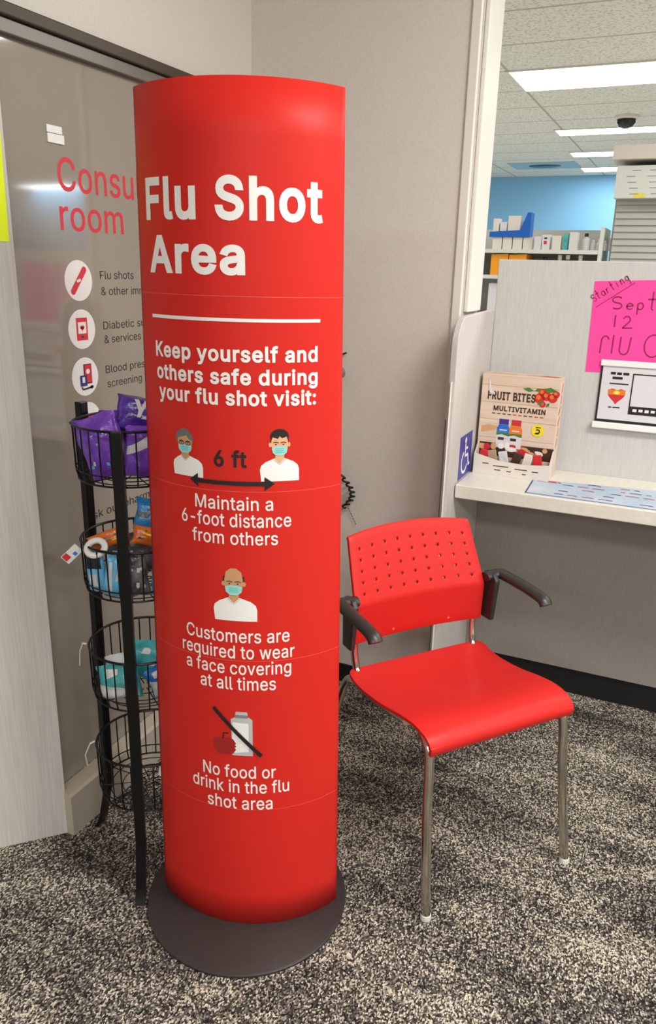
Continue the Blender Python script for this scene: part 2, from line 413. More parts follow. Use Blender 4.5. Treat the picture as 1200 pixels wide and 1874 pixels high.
# letter outlines (advance, contours in thousandths of the letter size)
GLYPH_CAP = 0.509
GLYPHS = {
    ' ': (188, ''),
    '&': (448, '197,-7 150,-2 110,12 78,34 54,62 39,96 34,133 37,163 47,189 63,213 85,235 111,256 140,279 216,335 237,352 246,363 255,375 260,389 262,405 258,427 245,445 226,457 201,461 184,459 168,453 155,444 145,431 139,416 137,399 139,380 145,363 155,346 169,327 204,284 438,0 364,0 171,231 121,293 102,319 87,344 78,370 75,398 79,430 91,458 109,481 134,499 165,510 200,513 235,510 266,499 290,482 308,459 320,433 324,404 322,382 315,362 305,342 291,325 275,308 256,293 154,217 128,195 110,174 100,154 97,131 100,108 109,87 124,70 143,57 166,49 193,46 223,50 251,59 278,75 301,95 321,121 336,151 346,186 349,224 408,224 405,180 397,144 385,115 371,92 345,62 333,47 305,23 271,7 234,-3'),
    '-': (453, '337,244 337,188 114,188 114,244'),
    '6': (453, '226,-7 182,-1 142,15 109,40 84,74 69,115 64,162 68,199 80,239 102,285 137,340 252,509 322,509 151,261 145,261 154,275 165,288 179,299 196,307 214,312 235,314 278,309 316,295 346,271 370,240 384,201 389,157 384,112 368,73 343,39 310,14 271,-2|226,48 254,52 279,63 299,79 314,101 324,128 327,157 324,187 314,213 299,235 279,251 254,262 226,265 198,262 174,252 153,235 138,214 128,188 125,158 128,128 138,102 153,79 174,63 198,52'),
    ':': (188, '95,-4 78,-1 63,9 53,24 50,41 53,59 63,73 78,83 95,87 113,83 128,73 138,59 141,41 138,24 128,9 113,-1|95,271 78,274 63,284 53,299 50,316 53,334 63,349 78,359 95,362 113,359 128,349 138,334 141,316 138,299 128,284 113,274'),
    'A': (480, '16,0 201,509 276,509 463,0 395,0 287,302 264,372 232,478 245,478 213,371 191,302 85,0|110,142 110,199 370,199 370,142'),
    'B': (456, '60,0 60,509 241,509 289,504 329,491 359,469 381,442 394,410 398,374 395,344 387,320 373,301 356,286 336,275 315,267 315,262 339,257 363,245 385,227 402,203 414,173 418,136 413,100 400,67 377,39 344,18 301,4 247,0|125,57 245,57 296,63 330,80 349,105 355,137 352,161 342,184 327,203 306,218 279,228 248,231 125,231|125,285 238,285 265,288 288,296 308,309 323,326 333,348 336,372 330,403 313,429 283,446 240,452 125,452'),
    'C': (510, '267,-7 235,-5 205,1 177,11 150,25 126,42 104,63 86,88 70,115 57,146 48,179 42,215 40,254 42,293 48,329 57,362 70,393 86,421 104,445 126,466 150,484 177,498 205,508 235,514 267,516 305,513 340,504 373,490 402,471 427,447 448,418 463,385 473,348 408,348 401,373 389,395 375,413 357,428 337,440 315,449 292,454 267,456 223,450 184,432 150,403 125,364 109,314 103,254 109,194 125,145 151,105 184,76 223,59 267,53 292,55 315,60 337,69 357,81 375,96 389,114 401,136 408,160 473,160 463,124 448,91 428,62 402,38 373,19 341,5 305,-4'),
    'D': (502, '219,0 96,0 96,57 215,57 272,63 318,81 354,110 379,149 394,198 399,255 394,312 379,361 354,399 320,428 275,446 221,452 93,452 93,509 225,509 261,507 294,501 325,492 353,478 399,441 433,391 446,361 455,329 460,293 462,255 460,217 455,181 446,149 433,119 417,92 398,68 376,48 351,31 322,17 291,8 256,2|125,509 125,0 60,0 60,509'),
    'E': (419, '60,0 60,509 372,509 372,452 125,452 125,286 355,286 355,229 125,229 125,57 375,57 375,0'),
    'F': (410, '60,0 60,509 369,509 369,452 125,452 125,278 346,278 346,221 125,221 125,0'),
    'I': (300, '31,0 31,57 118,57 118,452 31,452 31,509 269,509 269,452 183,452 183,57 269,57 269,0'),
    'K': (467, '104,145 104,216 139,261 174,303 212,344 364,509 448,509 231,276 228,276|60,0 60,509 125,509 125,334 124,225 125,193 125,0|372,0 188,259 228,309 449,0'),
    'L': (393, '60,0 60,509 125,509 125,57 361,57 361,0'),
    'M': (628, '60,0 60,509 152,509 277,187 287,159 299,123 311,84 322,49 307,49 318,83 330,121 342,158 352,187 476,509 568,509 568,0 504,0 504,291 504,327 505,369 506,413 507,457 513,457 498,409 482,363 467,322 456,291 342,0 286,0 170,291 159,321 145,361 129,408 112,457 119,457 120,416 121,372 122,328 122,291 122,0'),
    'N': (523, '60,0 60,509 136,509 343,183 363,151 388,107 414,55 405,54 401,108 399,157 399,195 399,509 463,509 463,0 387,0 202,290 177,331 148,381 108,452 119,454 122,384 124,328 125,291 125,0'),
    'R': (449, '60,0 60,509 236,509 290,504 333,489 367,465 390,433 405,395 409,352 405,309 390,271 367,240 333,217 289,203 236,198 96,198 96,255 234,255 269,258 298,267 319,281 334,300 342,324 345,352 342,380 334,405 319,425 298,440 269,449 233,452 125,452 125,0|353,0 230,229 303,229 428,0'),
    'S': (447, '224,-9 172,-4 128,9 91,31 64,60 46,96 38,137 104,137 110,110 123,88 142,71 166,59 194,52 224,49 257,52 286,60 311,74 329,92 341,114 346,139 342,161 332,179 316,193 296,205 272,214 245,222 184,239 128,260 86,289 60,326 52,372 58,413 75,448 102,476 138,498 180,511 227,516 275,511 316,498 351,476 377,449 394,415 401,378 337,378 326,412 302,437 267,453 225,459 194,456 167,448 145,435 129,418 118,398 115,376 119,352 131,334 148,319 169,308 191,300 212,293 264,279 312,264 336,252 359,238 379,220 395,198 405,171 408,139 403,99 386,64 360,34 323,11 278,-4'),
    'T': (449, '32,452 32,509 417,509 417,452 257,452 257,0 193,0 193,452'),
    'U': (517, '259,-8 203,-2 154,15 114,43 85,80 66,124 60,173 60,509 124,509 124,178 128,144 141,113 160,87 187,68 220,56 259,52 298,56 331,68 357,87 377,113 389,144 393,178 393,509 457,509 457,173 451,124 433,80 403,43 363,15 315,-2'),
    'V': (480, '204,0 16,509 84,509 192,206 215,137 248,31 235,31 267,138 290,206 395,509 463,509 278,0'),
    'a': (389, '160,-9 126,-5 94,5 68,22 48,45 35,73 30,108 34,138 43,161 58,179 78,193 100,203 125,211 178,220 234,227 252,230 265,235 273,243 276,255 276,257 273,279 267,297 256,311 240,322 220,329 196,331 171,329 149,322 132,313 118,301 107,288 100,274 41,291 57,322 79,346 104,364 133,375 163,382 194,384 215,383 239,379 263,372 286,360 306,343 322,320 333,290 337,251 337,0 277,0 277,52 272,52 264,38 252,25 236,12 215,1 190,-6|170,45 202,49 228,59 248,74 263,93 272,115 276,138 276,190 270,186 259,182 231,176 200,171 175,168 154,164 134,159 117,150 103,139 95,124 92,105 94,87 102,72 114,61 130,52 149,47'),
    'b': (424, '229,-8 198,-5 172,4 153,17 138,31 118,59 112,59 112,0 53,0 53,509 114,509 114,319 118,319 137,346 152,360 171,373 197,381 229,384 274,378 313,361 345,332 370,293 385,245 390,189 385,133 370,84 346,45 313,16 274,-2|220,47 253,51 279,66 301,88 316,117 325,151 328,189 325,227 316,261 301,290 280,311 253,325 220,330 188,325 161,312 140,291 125,263 116,229 113,189 116,150 125,115 140,86 162,65 188,51'),
    'c': (396, '207,-8 159,-2 117,16 82,46 56,85 40,133 34,187 40,243 56,291 82,330 117,360 159,378 207,384 234,383 260,377 284,368 305,356 324,341 340,322 353,301 362,277 303,262 298,276 290,289 281,301 270,311 257,319 242,325 226,329 207,330 173,325 145,310 124,287 108,258 99,224 96,187 99,151 108,117 124,89 145,66 173,51 207,46 226,48 243,52 258,58 271,66 282,76 292,89 299,102 304,117 363,102 354,78 341,56 325,37 306,21 285,9 261,-1 235,-6'),
    'd': (424, '195,-8 151,-2 111,16 79,45 55,84 39,133 34,189 39,245 55,293 79,332 112,361 151,378 196,384 228,381 253,373 272,360 287,346 306,319 311,319 311,509 372,509 372,0 313,0 313,59 307,59 287,31 272,17 252,4 227,-5|205,47 236,51 263,65 284,86 299,115 309,150 312,189 309,229 300,263 284,291 263,312 237,325 205,330 172,325 145,311 124,290 108,261 99,227 96,189 99,151 109,117 124,88 145,66 172,51'),
    'e': (404, '212,-8 161,-2 117,16 82,46 56,85 40,132 34,187 39,242 55,290 81,329 115,359 157,378 205,384 236,382 266,374 294,361 319,341 341,315 357,282 368,242 371,194 371,169 75,169 75,221 338,221 310,202 307,237 298,269 283,294 263,314 237,326 205,330 173,326 146,313 125,294 109,270 99,241 96,211 96,178 100,139 110,106 128,80 151,61 179,50 212,46 234,48 254,53 271,61 285,73 297,88 306,105 365,91 353,63 335,39 311,19 283,4 249,-5'),
    'f': (254, '228,379 228,327 6,327 6,379|81,0 81,432 84,461 96,486 113,505 135,519 161,527 187,530 207,529 222,527 243,521 227,468 215,472 195,474 171,470 154,460 145,443 142,419 142,0'),
    'g': (425, '207,-151 168,-148 134,-140 105,-127 82,-110 64,-91 51,-69 101,-41 122,-66 136,-78 154,-88 178,-95 207,-97 249,-92 282,-75 304,-47 311,-6 311,68 306,68 287,41 272,28 252,16 227,8 195,5 152,10 113,27 80,53 55,90 39,136 34,191 39,246 55,293 80,332 112,361 152,378 196,384 228,382 253,373 273,360 288,346 308,319 313,319 313,379 372,379 372,-9 367,-54 350,-90 324,-117 291,-136 251,-147|205,59 237,63 264,75 285,95 300,121 309,154 312,193 309,231 300,264 285,291 264,312 237,325 205,330 172,325 145,312 124,290 109,262 99,229 96,193 99,155 109,123 124,96 145,76 172,63'),
    'h': (410, '114,227 114,0 53,0 53,509 114,509 114,287 102,287 124,332 152,362 187,379 227,384 264,380 295,369 321,349 341,321 353,285 357,240 357,0 296,0 296,235 290,275 273,304 246,323 210,329 184,326 161,317 141,303 126,283 117,257'),
    'i': (167, '53,0 53,379 114,379 114,0|84,443 67,446 54,455 44,468 41,483 44,499 54,512 67,521 84,524 100,521 114,512 123,499 126,483 123,468 114,455 100,446'),
    'k': (381, '110,137 110,212 121,212 284,379 360,379 184,199 177,199|53,0 53,509 114,509 114,0|294,0 148,186 191,229 372,0'),
    'l': (189, '139,-2 101,3 74,20 58,47 53,84 53,509 114,509 114,99 115,77 120,62 130,54 146,52 160,53 170,54 181,3 162,-1'),
    'm': (610, '53,0 53,379 112,379 112,295 108,295 118,323 132,346 151,363 172,376 195,384 219,386 257,380 287,361 309,331 321,295 312,295 322,321 337,343 357,361 381,375 407,383 437,386 468,383 497,372 522,354 541,328 553,296 557,255 557,0 496,0 496,254 490,289 473,313 447,326 419,330 395,328 374,320 358,307 345,290 338,270 335,247 335,0 274,0 274,260 269,288 253,311 229,326 199,330 178,328 158,320 140,307 126,289 117,266 114,238 114,0'),
    'n': (410, '114,227 114,0 53,0 53,379 112,379 112,287 102,287 124,332 152,362 187,379 227,384 264,380 295,369 321,349 341,321 353,285 357,240 357,0 296,0 296,235 290,275 273,304 246,323 210,329 184,326 161,317 141,303 126,283 117,257'),
    'o': (415, '207,-8 159,-2 117,16 82,46 56,85 40,133 34,187 40,243 56,291 82,330 117,360 159,378 207,384 256,378 299,360 333,330 359,291 376,243 381,187 376,133 359,85 333,46 299,16 256,-2|207,46 242,51 270,66 292,89 307,117 316,151 319,187 316,224 307,258 292,287 270,310 242,325 207,330 173,325 145,310 124,287 108,258 99,224 96,187 99,151 108,117 124,89 145,66 173,51'),
    'p': (424, '53,-143 53,379 112,379 112,319 118,319 137,346 152,360 171,373 197,381 229,384 274,378 313,361 345,332 370,293 385,245 390,189 385,133 370,84 346,45 313,16 274,-2 229,-8 198,-5 173,4 153,17 138,31 118,59 114,59 114,-143|220,47 253,51 279,66 301,88 316,117 325,151 328,189 325,227 316,261 301,290 280,311 253,325 220,330 188,325 161,312 140,291 125,263 116,229 113,189 116,150 125,115 140,86 162,65 188,51'),
    'q': (424, '372,-143 311,-143 311,59 306,59 287,31 272,17 252,4 227,-5 195,-8 151,-2 111,16 79,45 55,84 39,133 34,189 39,245 55,293 79,332 112,361 151,378 196,384 228,381 253,373 272,360 287,346 307,319 313,319 313,379 372,379|205,47 236,51 263,65 284,86 299,115 309,150 312,189 309,229 300,263 284,291 263,312 237,325 205,330 172,325 145,311 124,290 108,261 99,227 96,189 99,151 109,117 124,88 145,66 172,51'),
    'r': (259, '53,0 53,379 112,379 112,321 115,321 130,347 152,367 181,380 213,385 229,384 243,384 243,322 230,324 207,326 182,323 159,315 140,301 126,284 117,262 114,237 114,0'),
    's': (365, '182,-8 145,-5 112,3 84,18 62,38 45,63 36,94 94,107 105,79 124,60 150,49 181,45 217,50 244,62 262,81 268,103 265,121 254,136 237,147 212,155 149,170 104,186 72,208 53,237 47,274 51,305 65,332 87,354 115,370 149,381 187,384 223,381 254,372 279,358 299,339 314,316 324,290 268,277 258,298 243,316 219,328 187,333 156,329 131,317 114,299 109,277 112,258 124,243 144,232 172,223 229,209 275,194 306,171 325,142 331,107 326,75 312,47 290,24 260,6 223,-5'),
    't': (227, '204,379 204,327 6,327 6,379|65,471 126,471 126,98 128,76 136,61 150,53 170,50 185,51 202,54 213,2 192,-3 168,-4 125,2 92,21 72,52 65,93'),
    'u': (410, '182,-5 146,-1 115,11 89,31 69,59 57,95 53,139 53,379 114,379 114,144 119,105 137,75 164,56 200,50 226,53 249,62 268,77 283,97 293,122 296,153 296,379 357,379 357,0 298,0 298,92 307,92 286,47 257,17 222,0'),
    'v': (389, '163,0 17,379 84,379 165,155 177,121 187,87 206,21 184,21 203,87 213,121 224,155 305,379 371,379 226,0'),
    'w': (567, '138,0 23,379 87,379 133,214 154,137 175,41 165,41 186,135 206,214 252,379 316,379 362,214 382,136 402,41 391,41 413,135 434,214 480,379 545,379 429,0 368,0 319,172 305,225 291,280 277,338 291,338 277,280 263,225 248,172 199,0'),
    'y': (389, '47,-139 61,-86 71,-87 88,-90 104,-89 118,-84 130,-74 141,-58 151,-36 163,-1 17,379 84,379 165,155 177,121 187,87 206,21 184,21 202,87 224,155 305,379 371,379 204,-58 191,-85 177,-107 159,-124 139,-136 117,-143 91,-145 65,-143'),
    'z': (380, '42,0 42,46 254,320 254,323 48,323 48,379 333,379 333,331 126,60 126,56 339,56 339,0'),
}


def outset(pts, d):
    """move a closed outline outwards (to the left of travel) by d with limited mitres"""
    n = len(pts)
    out = []
    for i in range(n):
        p0, p1, p2 = Vector(pts[i - 1]), Vector(pts[i]), Vector(pts[(i + 1) % n])
        a, b = (p1 - p0).normalized(), (p2 - p1).normalized()
        na, nb = Vector((-a.y, a.x)), Vector((-b.y, b.x))
        m = na + nb
        if m.length < 0.2: m = na
        m.normalize()
        out.append(p1 + m * (d / max(0.6, m.dot(na))))
    return out


def text2d(body, bold=0.0):
    key = (body, bold)
    if key in _txt: return _txt[key]
    V, F = [], []
    pen = 0.0
    for ch in body:
        adv, cons = GLYPHS[ch]
        cv, ce = [], []
        for con in (cons.split('|') if cons else []):
            pts = [tuple(int(k) / 1000.0 for k in q.split(',')) for q in con.split(' ')]
            if bold: pts = outset(pts, bold)
            k0 = len(cv)
            cv += [Vector((p[0], p[1])) for p in pts]
            ce += [(k0 + i, k0 + (i + 1) % len(pts)) for i in range(len(pts))]
        if cv:
            ov, oe, of, _a, _b, _c = delaunay_2d_cdt(cv, ce, [], 0, 1e-6)
            k0 = len(V)
            V += [(pen + p.x, p.y) for p in ov]
            for f in of:                       # keep the triangles with a non-zero winding number
                m = (ov[f[0]] + ov[f[1]] + ov[f[2]]) / 3
                wn = 0
                for i0, i1 in ce:
                    a, b = cv[i0], cv[i1]
                    if (a.y > m.y) != (b.y > m.y):
                        if a.x + (m.y - a.y) / (b.y - a.y) * (b.x - a.x) > m.x: wn += 1 if b.y > a.y else -1
                if wn: F.append(tuple(k0 + i for i in f))
        pen += adv / 1000.0 + bold * 1.5
    x0 = min(v[0] for v in V); x1 = max(v[0] for v in V)
    ch_ = GLYPH_CAP + 2 * bold
    _txt[key] = ([((v[0] - x0) / (x1 - x0), (v[1] + bold) / ch_) for v in V], F)
    return _txt[key]


def lay(name, shapes, mapper, mats, parent, cut=None, lift=0.0004, cuty=None):
    """shapes: (verts2d, faces, material index, layer)"""
    bm = bmesh.new()
    for vs, fs, mi, ly in shapes:
        V = [bm.verts.new((x, y, ly)) for x, y in vs]
        for f in fs:
            try:
                bm.faces.new([V[i] for i in f]).material_index = mi
            except ValueError:
                pass
    if cut:
        ng = [f for f in bm.faces if len(f.verts) > 4]
        if ng: bmesh.ops.triangulate(bm, faces=ng)
        xs = [v.co.x for v in bm.verts]
        x = math.floor(min(xs) / cut) * cut + cut
        while x < max(xs):
            bmesh.ops.bisect_plane(bm, geom=bm.verts[:] + bm.edges[:] + bm.faces[:], plane_co=(x, 0, 0), plane_no=(1, 0, 0), dist=1e-6)
            x += cut
    if cuty:
        ys = [v.co.y for v in bm.verts]
        y = math.floor(min(ys) / cuty) * cuty + cuty
        while y < max(ys):
            bmesh.ops.bisect_plane(bm, geom=bm.verts[:] + bm.edges[:] + bm.faces[:], plane_co=(0, y, 0), plane_no=(0, 1, 0), dist=1e-6)
            y += cuty
    for v in bm.verts:
        v.co = mapper(v.co.x, v.co.y, lift * (1 + v.co.z))
    me = bpy.data.meshes.new(name)
    bm.to_mesh(me); bm.free()
    for m in mats: me.materials.append(m)
    o = bpy.data.objects.new(name, me)
    COL.objects.link(o)
    if parent: o.parent = parent
    return o


def place_text(body, x0, x1, yb, cap, bold=0.0, mi=0, ly=0):
    vs, fs = text2d(body, bold)
    return ([(x0 + (x1 - x0) * a, yb + cap * b) for a, b in vs], fs, mi, ly)


def poly(pts, mi=0, ly=0):
    return (list(pts), [tuple(range(len(pts)))], mi, ly)


def rect(x0, x1, y0, y1, mi=0, ly=0):
    return poly([(x0, y0), (x1, y0), (x1, y1), (x0, y1)], mi, ly)


def ell(cx, cy, rx, ry, mi=0, ly=0, a0=0, a1=2 * PI, n=28):
    return poly([(cx + rx * math.cos(a0 + (a1 - a0) * i / n), cy + ry * math.sin(a0 + (a1 - a0) * i / n)) for i in range(n if a1 - a0 > 6.2 else n + 1)], mi, ly)


def stroke(pts, wd, mi=0, ly=0, asp=1.0):
    """ribbon along pts (asp: x units per y unit)"""
    vs, fs = [], []
    k = len(pts)
    for i, (x, y) in enumerate(pts):
        x0, y0 = pts[max(i - 1, 0)]; x1, y1 = pts[min(i + 1, k - 1)]
        dx, dy = (x1 - x0) / asp, y1 - y0
        l = math.hypot(dx, dy) or 1
        nx, ny = -dy / l * wd / 2, dx / l * wd / 2
        vs += [(x + nx * asp, y + ny), (x - nx * asp, y - ny)]
    for i in range(k - 1):
        fs.append((2 * i, 2 * i + 1, 2 * i + 3, 2 * i + 2))
    return (vs, fs, mi, ly)


# ------------------------------------------------------------------ the setting
def struct(name, mb, m, smooth=0, bevel=0.0):
    return tag(mb.build(name, m, None, smooth, bevel), kind='structure')


fl = MB().box(-6, 2.2, -5, 2.66, -0.05, 0)
struct('floor', fl, M['carpet'])
struct('floor_vinyl', MB().box(-6, 2.2, 2.66, 12.3, -0.05, 0).box(2.2, 10, -5, 12.3, -0.05, 0), M['vinyl'])  # unseen floor laid in pale vinyl to bounce light onto the ceiling
struct('ceiling', MB().box(-6, 10, -5, 12.3, CEIL, CEIL + 0.05), M['ceiling'])

BW = 2.33          # face of the back wall
GX = -1.325        # face of the door glass
struct('wall_left', MB().box(-1.44, -1.34, 1.276, BW, 1.926, CEIL), M['wall'])
struct('wall_back', MB().box(-1.44, -0.652, BW, BW + 0.2, 0, CEIL).box(-0.652, -0.625, BW + 0.012, BW + 0.188, 0, CEIL), M['wall'])
struct('trim_1', MB().box(-0.655, -0.628, BW - 0.007, BW + 0.011, 1.0, CEIL), M['white_trim'], bevel=0.003)
struct('trim_2', MB().box(-0.6245, -0.610, BW + 0.016, BW + 0.17, 1.327, CEIL), M['white_trim'], bevel=0.004)
struct('baseboard_back', MB().box(-1.325, -0.62, BW - 0.008, BW - 0.0005, 0, 0.07), M['black_base'])

# base trim under the door glass, with a ledge
bl = MB()
bl.prism([(0, 0), (0.045, 0), (0.045, 0.118), (0.038, 0.125), (0, 0.130)], lambda a, b: Vector((GX + a, 1.27, b)), (0, BW - 1.27, 0))
struct('baseboard_left', bl, M['ledge'])

# sliding door: glass leaf, head rail, lettering and round pictograms
door = MB().box(GX - 0.03, GX, 1.276, BW - 0.002, 0.132, 1.885)
door = tag(door.build('door_1', M['glass'], None, 0), kind='structure')
rl = MB().box(GX - 0.03, GX + 0.03, 1.276, BW - 0.002, 1.900, 1.925)
rail = rl.build('head_rail', M['dark_rail'], door, 0, 0.003)
rl2 = MB().box(GX - 0.02, GX + 0.018, 1.276, BW - 0.002, 1.872, 1.899)
rl2.build('track', M['grey_rail'], door, 0, 0.002)


def on_glass(x, y, o):
    return Vector((GX + o, x, y))


lay('lettering', [place_text('Consultation', 1.442, 1.975, 1.597, 0.070, 0.006), place_text('room', 1.440, 1.660, 1.513, 0.067, 0.006)], on_glass, [M['sign_red']], door)
lay('lettering', [place_text('Flu shots', 1.561, 1.690, 1.406, 0.019), place_text('& other immunizations', 1.562, 1.885, 1.368, 0.019),
                  place_text('Diabetic supplies', 1.562, 1.820, 1.286, 0.019), place_text('& services', 1.563, 1.708, 1.252, 0.019),
                  place_text('Blood pressure', 1.561, 1.785, 1.178, 0.019), place_text('screening', 1.564, 1.704, 1.142, 0.019),
                  place_text('Ask our pharmacist', 1.45, 1.80, 0.812, 0.022)], on_glass, [M['sign_black']], door)
asp = 1.0


def badge(cz, extra):
    r = 0.0465
    lay('pictogram', [ell(1.485, cz, r, r)] + extra, on_glass, [M['sign_white'], M['sign_red'], M['navy'], M['black_ink']], door)


c = 1.403
cap = []
for q in range(9): cap.append((1.485 + 0.020 + 0.008 * math.cos(-PI / 4 + PI * q / 8 - 0.1), c + 0.024 + 0.008 * math.sin(-PI / 4 + PI * q / 8 - 0.1)))
for q in range(9): cap.append((1.485 - 0.020 + 0.008 * math.cos(3 * PI / 4 + PI * q / 8 - 0.1), c - 0.024 + 0.008 * math.sin(3 * PI / 4 + PI * q / 8 - 0.1)))
badge(c, [poly(cap, 1, 1), ell(1.482, c - 0.001, 0.004, 0.0035, 0, 2), ell(1.488, c + 0.001, 0.004, 0.0035, 0, 2)])
c = 1.291
badge(c, [rect(1.466, 1.504, c - 0.026, c + 0.027, 1, 1), rect(1.471, 1.499, c - 0.010, c + 0.017, 0, 2),
          ell(1.482, c + 0.005, 0.004, 0.004, 1, 3), ell(1.488, c + 0.005, 0.004, 0.004, 1, 3), poly([(1.478, c + 0.004), (1.492, c + 0.004), (1.485, c - 0.004)], 1, 3),
          rect(1.481, 1.489, c - 0.020, c - 0.015, 2, 2)])
c = 1.178
badge(c, [rect(1.480, 1.508, c - 0.018, c + 0.030, 3, 1), rect(1.483, 1.506, c - 0.015, c + 0.028, 1, 2), ell(1.494, c + 0.012, 0.007, 0.006, 0, 3),
          rect(1.466, 1.489, c - 0.022, c + 0.004, 2, 4), rect(1.472, 1.481, c - 0.014, c, 0, 5),
          stroke([(1.470, c - 0.024), (1.474, c - 0.030), (1.490, c - 0.029), (1.505, c - 0.027)], 0.004, 3, 3), ell(1.505, c - 0.027, 0.006, 0.004, 3, 3)])
badge(1.069, [rect(1.470, 1.500, 1.05, 1.085, 1, 1)])

st = MB().box(GX + 0.0004, GX + 0.003, 1.417, 1.463, 1.712, 1.727).box(GX + 0.0004, GX + 0.003, 1.418, 1.468, 1.692, 1.7105)  # white square raised on the glass face, in two strips
tag(st.build('white_square', M['tag_white'], None, 0), 'small white square on the grey door glass above the red lettering', 'tape')

# angled woodgrain wall end at the left
ex, ey = Vector((0.6924, 0.7215, 0)), Vector((-0.7215, 0.6924, 0))
wm = Matrix(((ex.x, ey.x, 0, -1.300), (ex.y, ey.y, 0, 1.273), (0, 0, 1, 0), (0, 0, 0, 1)))
struct('wall_corner', MB().prism([(-1.1, 0), (0, 0), (-0.018, 0.018), (-1.1, 0.018)], lambda a, b_: wm @ Vector((a, b_, 0)), (0, 0, CEIL)), M['laminate'], bevel=0.002)


def on_corner(x, y, o):
    p = Vector((-1.300, 1.273, 0)) + ex * x - ey * o
    return Vector((p.x, p.y, y))


ny = MB()
ny.prism([(-0.22, 1.702), (-0.006, 1.699), (-0.009, 1.482), (-0.223, 1.486)], lambda a, b: on_corner(a, b, 0.0006), -ey * 0.0008)
tag(ny.build('paper_notice', M['neon'], None, 0), 'neon yellow paper notice taped on the grey woodgrain wall at far left', 'notice')

# pharmacy partition beyond the counter
YP = 2.62
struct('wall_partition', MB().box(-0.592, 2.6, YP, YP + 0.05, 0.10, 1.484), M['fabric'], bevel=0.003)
struct('baseboard_partition', MB().box(-0.592, 2.6, YP + 0.002, YP + 0.045, 0, 0.099), M['black_base'])

# pharmacy room
struct('wall_pharmacy', MB().box(-6, 10, 12.2, 12.3, 0, CEIL), M['blue_wall'])


# ------------------------------------------------------------------ ceiling fixtures of the pharmacy
def ceiling_light(x0, x1, y0, y1, label):
    cxm, cym = (x0 + x1) / 2, (y0 + y1) / 2
    t = tag(empty('ceiling_light', (cxm, cym, CEIL)), label, 'ceiling light', 'lit ceiling lamps over the pharmacy')
    a, b = (x1 - x0) / 2, (y1 - y0) / 2
    f = MB()
    for (p, q, r, s) in ((-a, a, -b, -b + .02), (-a, a, b - .02, b), (-a, -a + .02, -b + .02, b - .02), (a - .02, a, -b + .02, b - .02)):
        f.box(p, q, r, s, -0.010, -0.0005)
    f.build('frame', M['white_trim'], t, 0)
    MB().box(-a + .021, a - .021, -b + .021, b - .021, -0.008, -0.001).build('diffuser', M['lamp_lens'], t, 0)


ceiling_light(-1.40, 0.05, 5.90, 6.56, 'wide bright ceiling lamp panel nearest the taupe wall, largest of the four')
ceiling_light(-1.47, 0.10, 8.33, 8.68, 'long narrow lit ceiling lamp just behind the dome camera')
ceiling_light(-1.55, 0.00, 9.88, 10.26, 'lit ceiling lamp just above the top of the white tray cabinet')
ceiling_light(-1.61, 0.00, 11.30, 11.75, 'smallest lit ceiling lamp, farthest back near the blue wall')

t = tag(empty('security_camera', (-0.76, 7.80, CEIL)), 'small dark dome security camera on the white tiled ceiling', 'security camera')
MB().lathe([(0.10, -0.0005), (0.10, -0.02), (0.085, -0.03)], n=24).build('mount_ring', M['white_trim'], t)
MB().lathe([(0.082, -0.031), (0.078, -0.06), (0.055, -0.088), (0.025, -0.10), (0.004, -0.102)], n=24).build('dome', M['dark'], t)

t = tag(empty('ceiling_vent', (-2.0, 11.0, CEIL)), 'pale blue ceiling panel with a dark oval vent opening', 'vent')
MB().box(-0.42, 0.42, -0.32, 0.32, -0.006, -0.0005).build('panel', M['tile_blue'], t, 0)
v = MB()
v.lathe([(0.2, -0.007), (0.2, -0.014), (0.15, -0.02)], n=24)
o = v.build('grille', M['dark'], t); o.scale = (1, 0.6, 1)

# ------------------------------------------------------------------ service counter
ct = tag(empty('service_counter', (-0.6, YP, 0)), 'pale laminate service counter shelf with rounded side panel fixed to the grey partition', 'counter')


def cl(p): return (p[0] + 0.6, p[1] - YP, p[2])


b = MB()
b.box(0.012, 3.0, -0.352, -0.001, 0.772, 0.815)
b.build('countertop', M['counter'], ct, 0, 0.003)
MB().box(0.010, 3.0, -0.012, -0.001, 0.101, 0.771).build('lower_panel', M['dark_weave'], ct, 0)  # thin board under the shelf, darker and browner than the partition
# side panel: tall board with a rounded upper front corner
prof = [(-0.43, 0.0), (-0.43, 1.14)]
for q in range(9):
    a = PI - q * (PI / 2) / 8
    prof.append((-0.35 + 0.08 * math.cos(a), 1.235 + 0.085 * math.sin(a)))
prof += [(-0.002, 1.326), (-0.002, 0.0)]
b = MB()
b.prism(prof, lambda a, z: Vector((-0.010, a, z)), (0.019, 0, 0))
b.build('side_panel', M['laminate'], ct, 0.4, 0.002)
band = MB()
band.tube([(-0.0005, -0.4315, 0.002), (-0.0005, -0.4315, 1.14)], 0.004, 8, flat=(0.010, 0.0012))
band.build('edge_band', M['white_trim'], ct)


# sign on the side panel
def on_side(x, y, o): return Vector((-0.5908 + o, x, y))


ss = MB()
ss.prism([(2.302, 0.818), (2.446, 0.818), (2.446, 0.955), (2.302, 0.955)], lambda a, z: Vector((-0.5908, a, z)), (0.0012, 0, 0))
ss = tag(ss.build('access_sign', M['sticker_blue'], None, 0), 'blue square sign with white seated figure symbol on the counter side panel', 'sign')
lay('symbol', [ell(2.366, 0.936, 0.010, 0.010), stroke([(2.366, 0.925), (2.368, 0.885), (2.400, 0.885), (2.415, 0.848), (2.428, 0.852)], 0.011),
               stroke([(2.368, 0.908), (2.396, 0.908)], 0.009),
               stroke([(2.362 + 0.034 * math.cos(a), 0.867 + 0.034 * math.sin(a)) for a in [1.9 + 4.0 * i / 14 for i in range(15)]], 0.009)],
    lambda x, y, o: on_side(x, y, o + 0.0014), [M['white_ink']], ss)

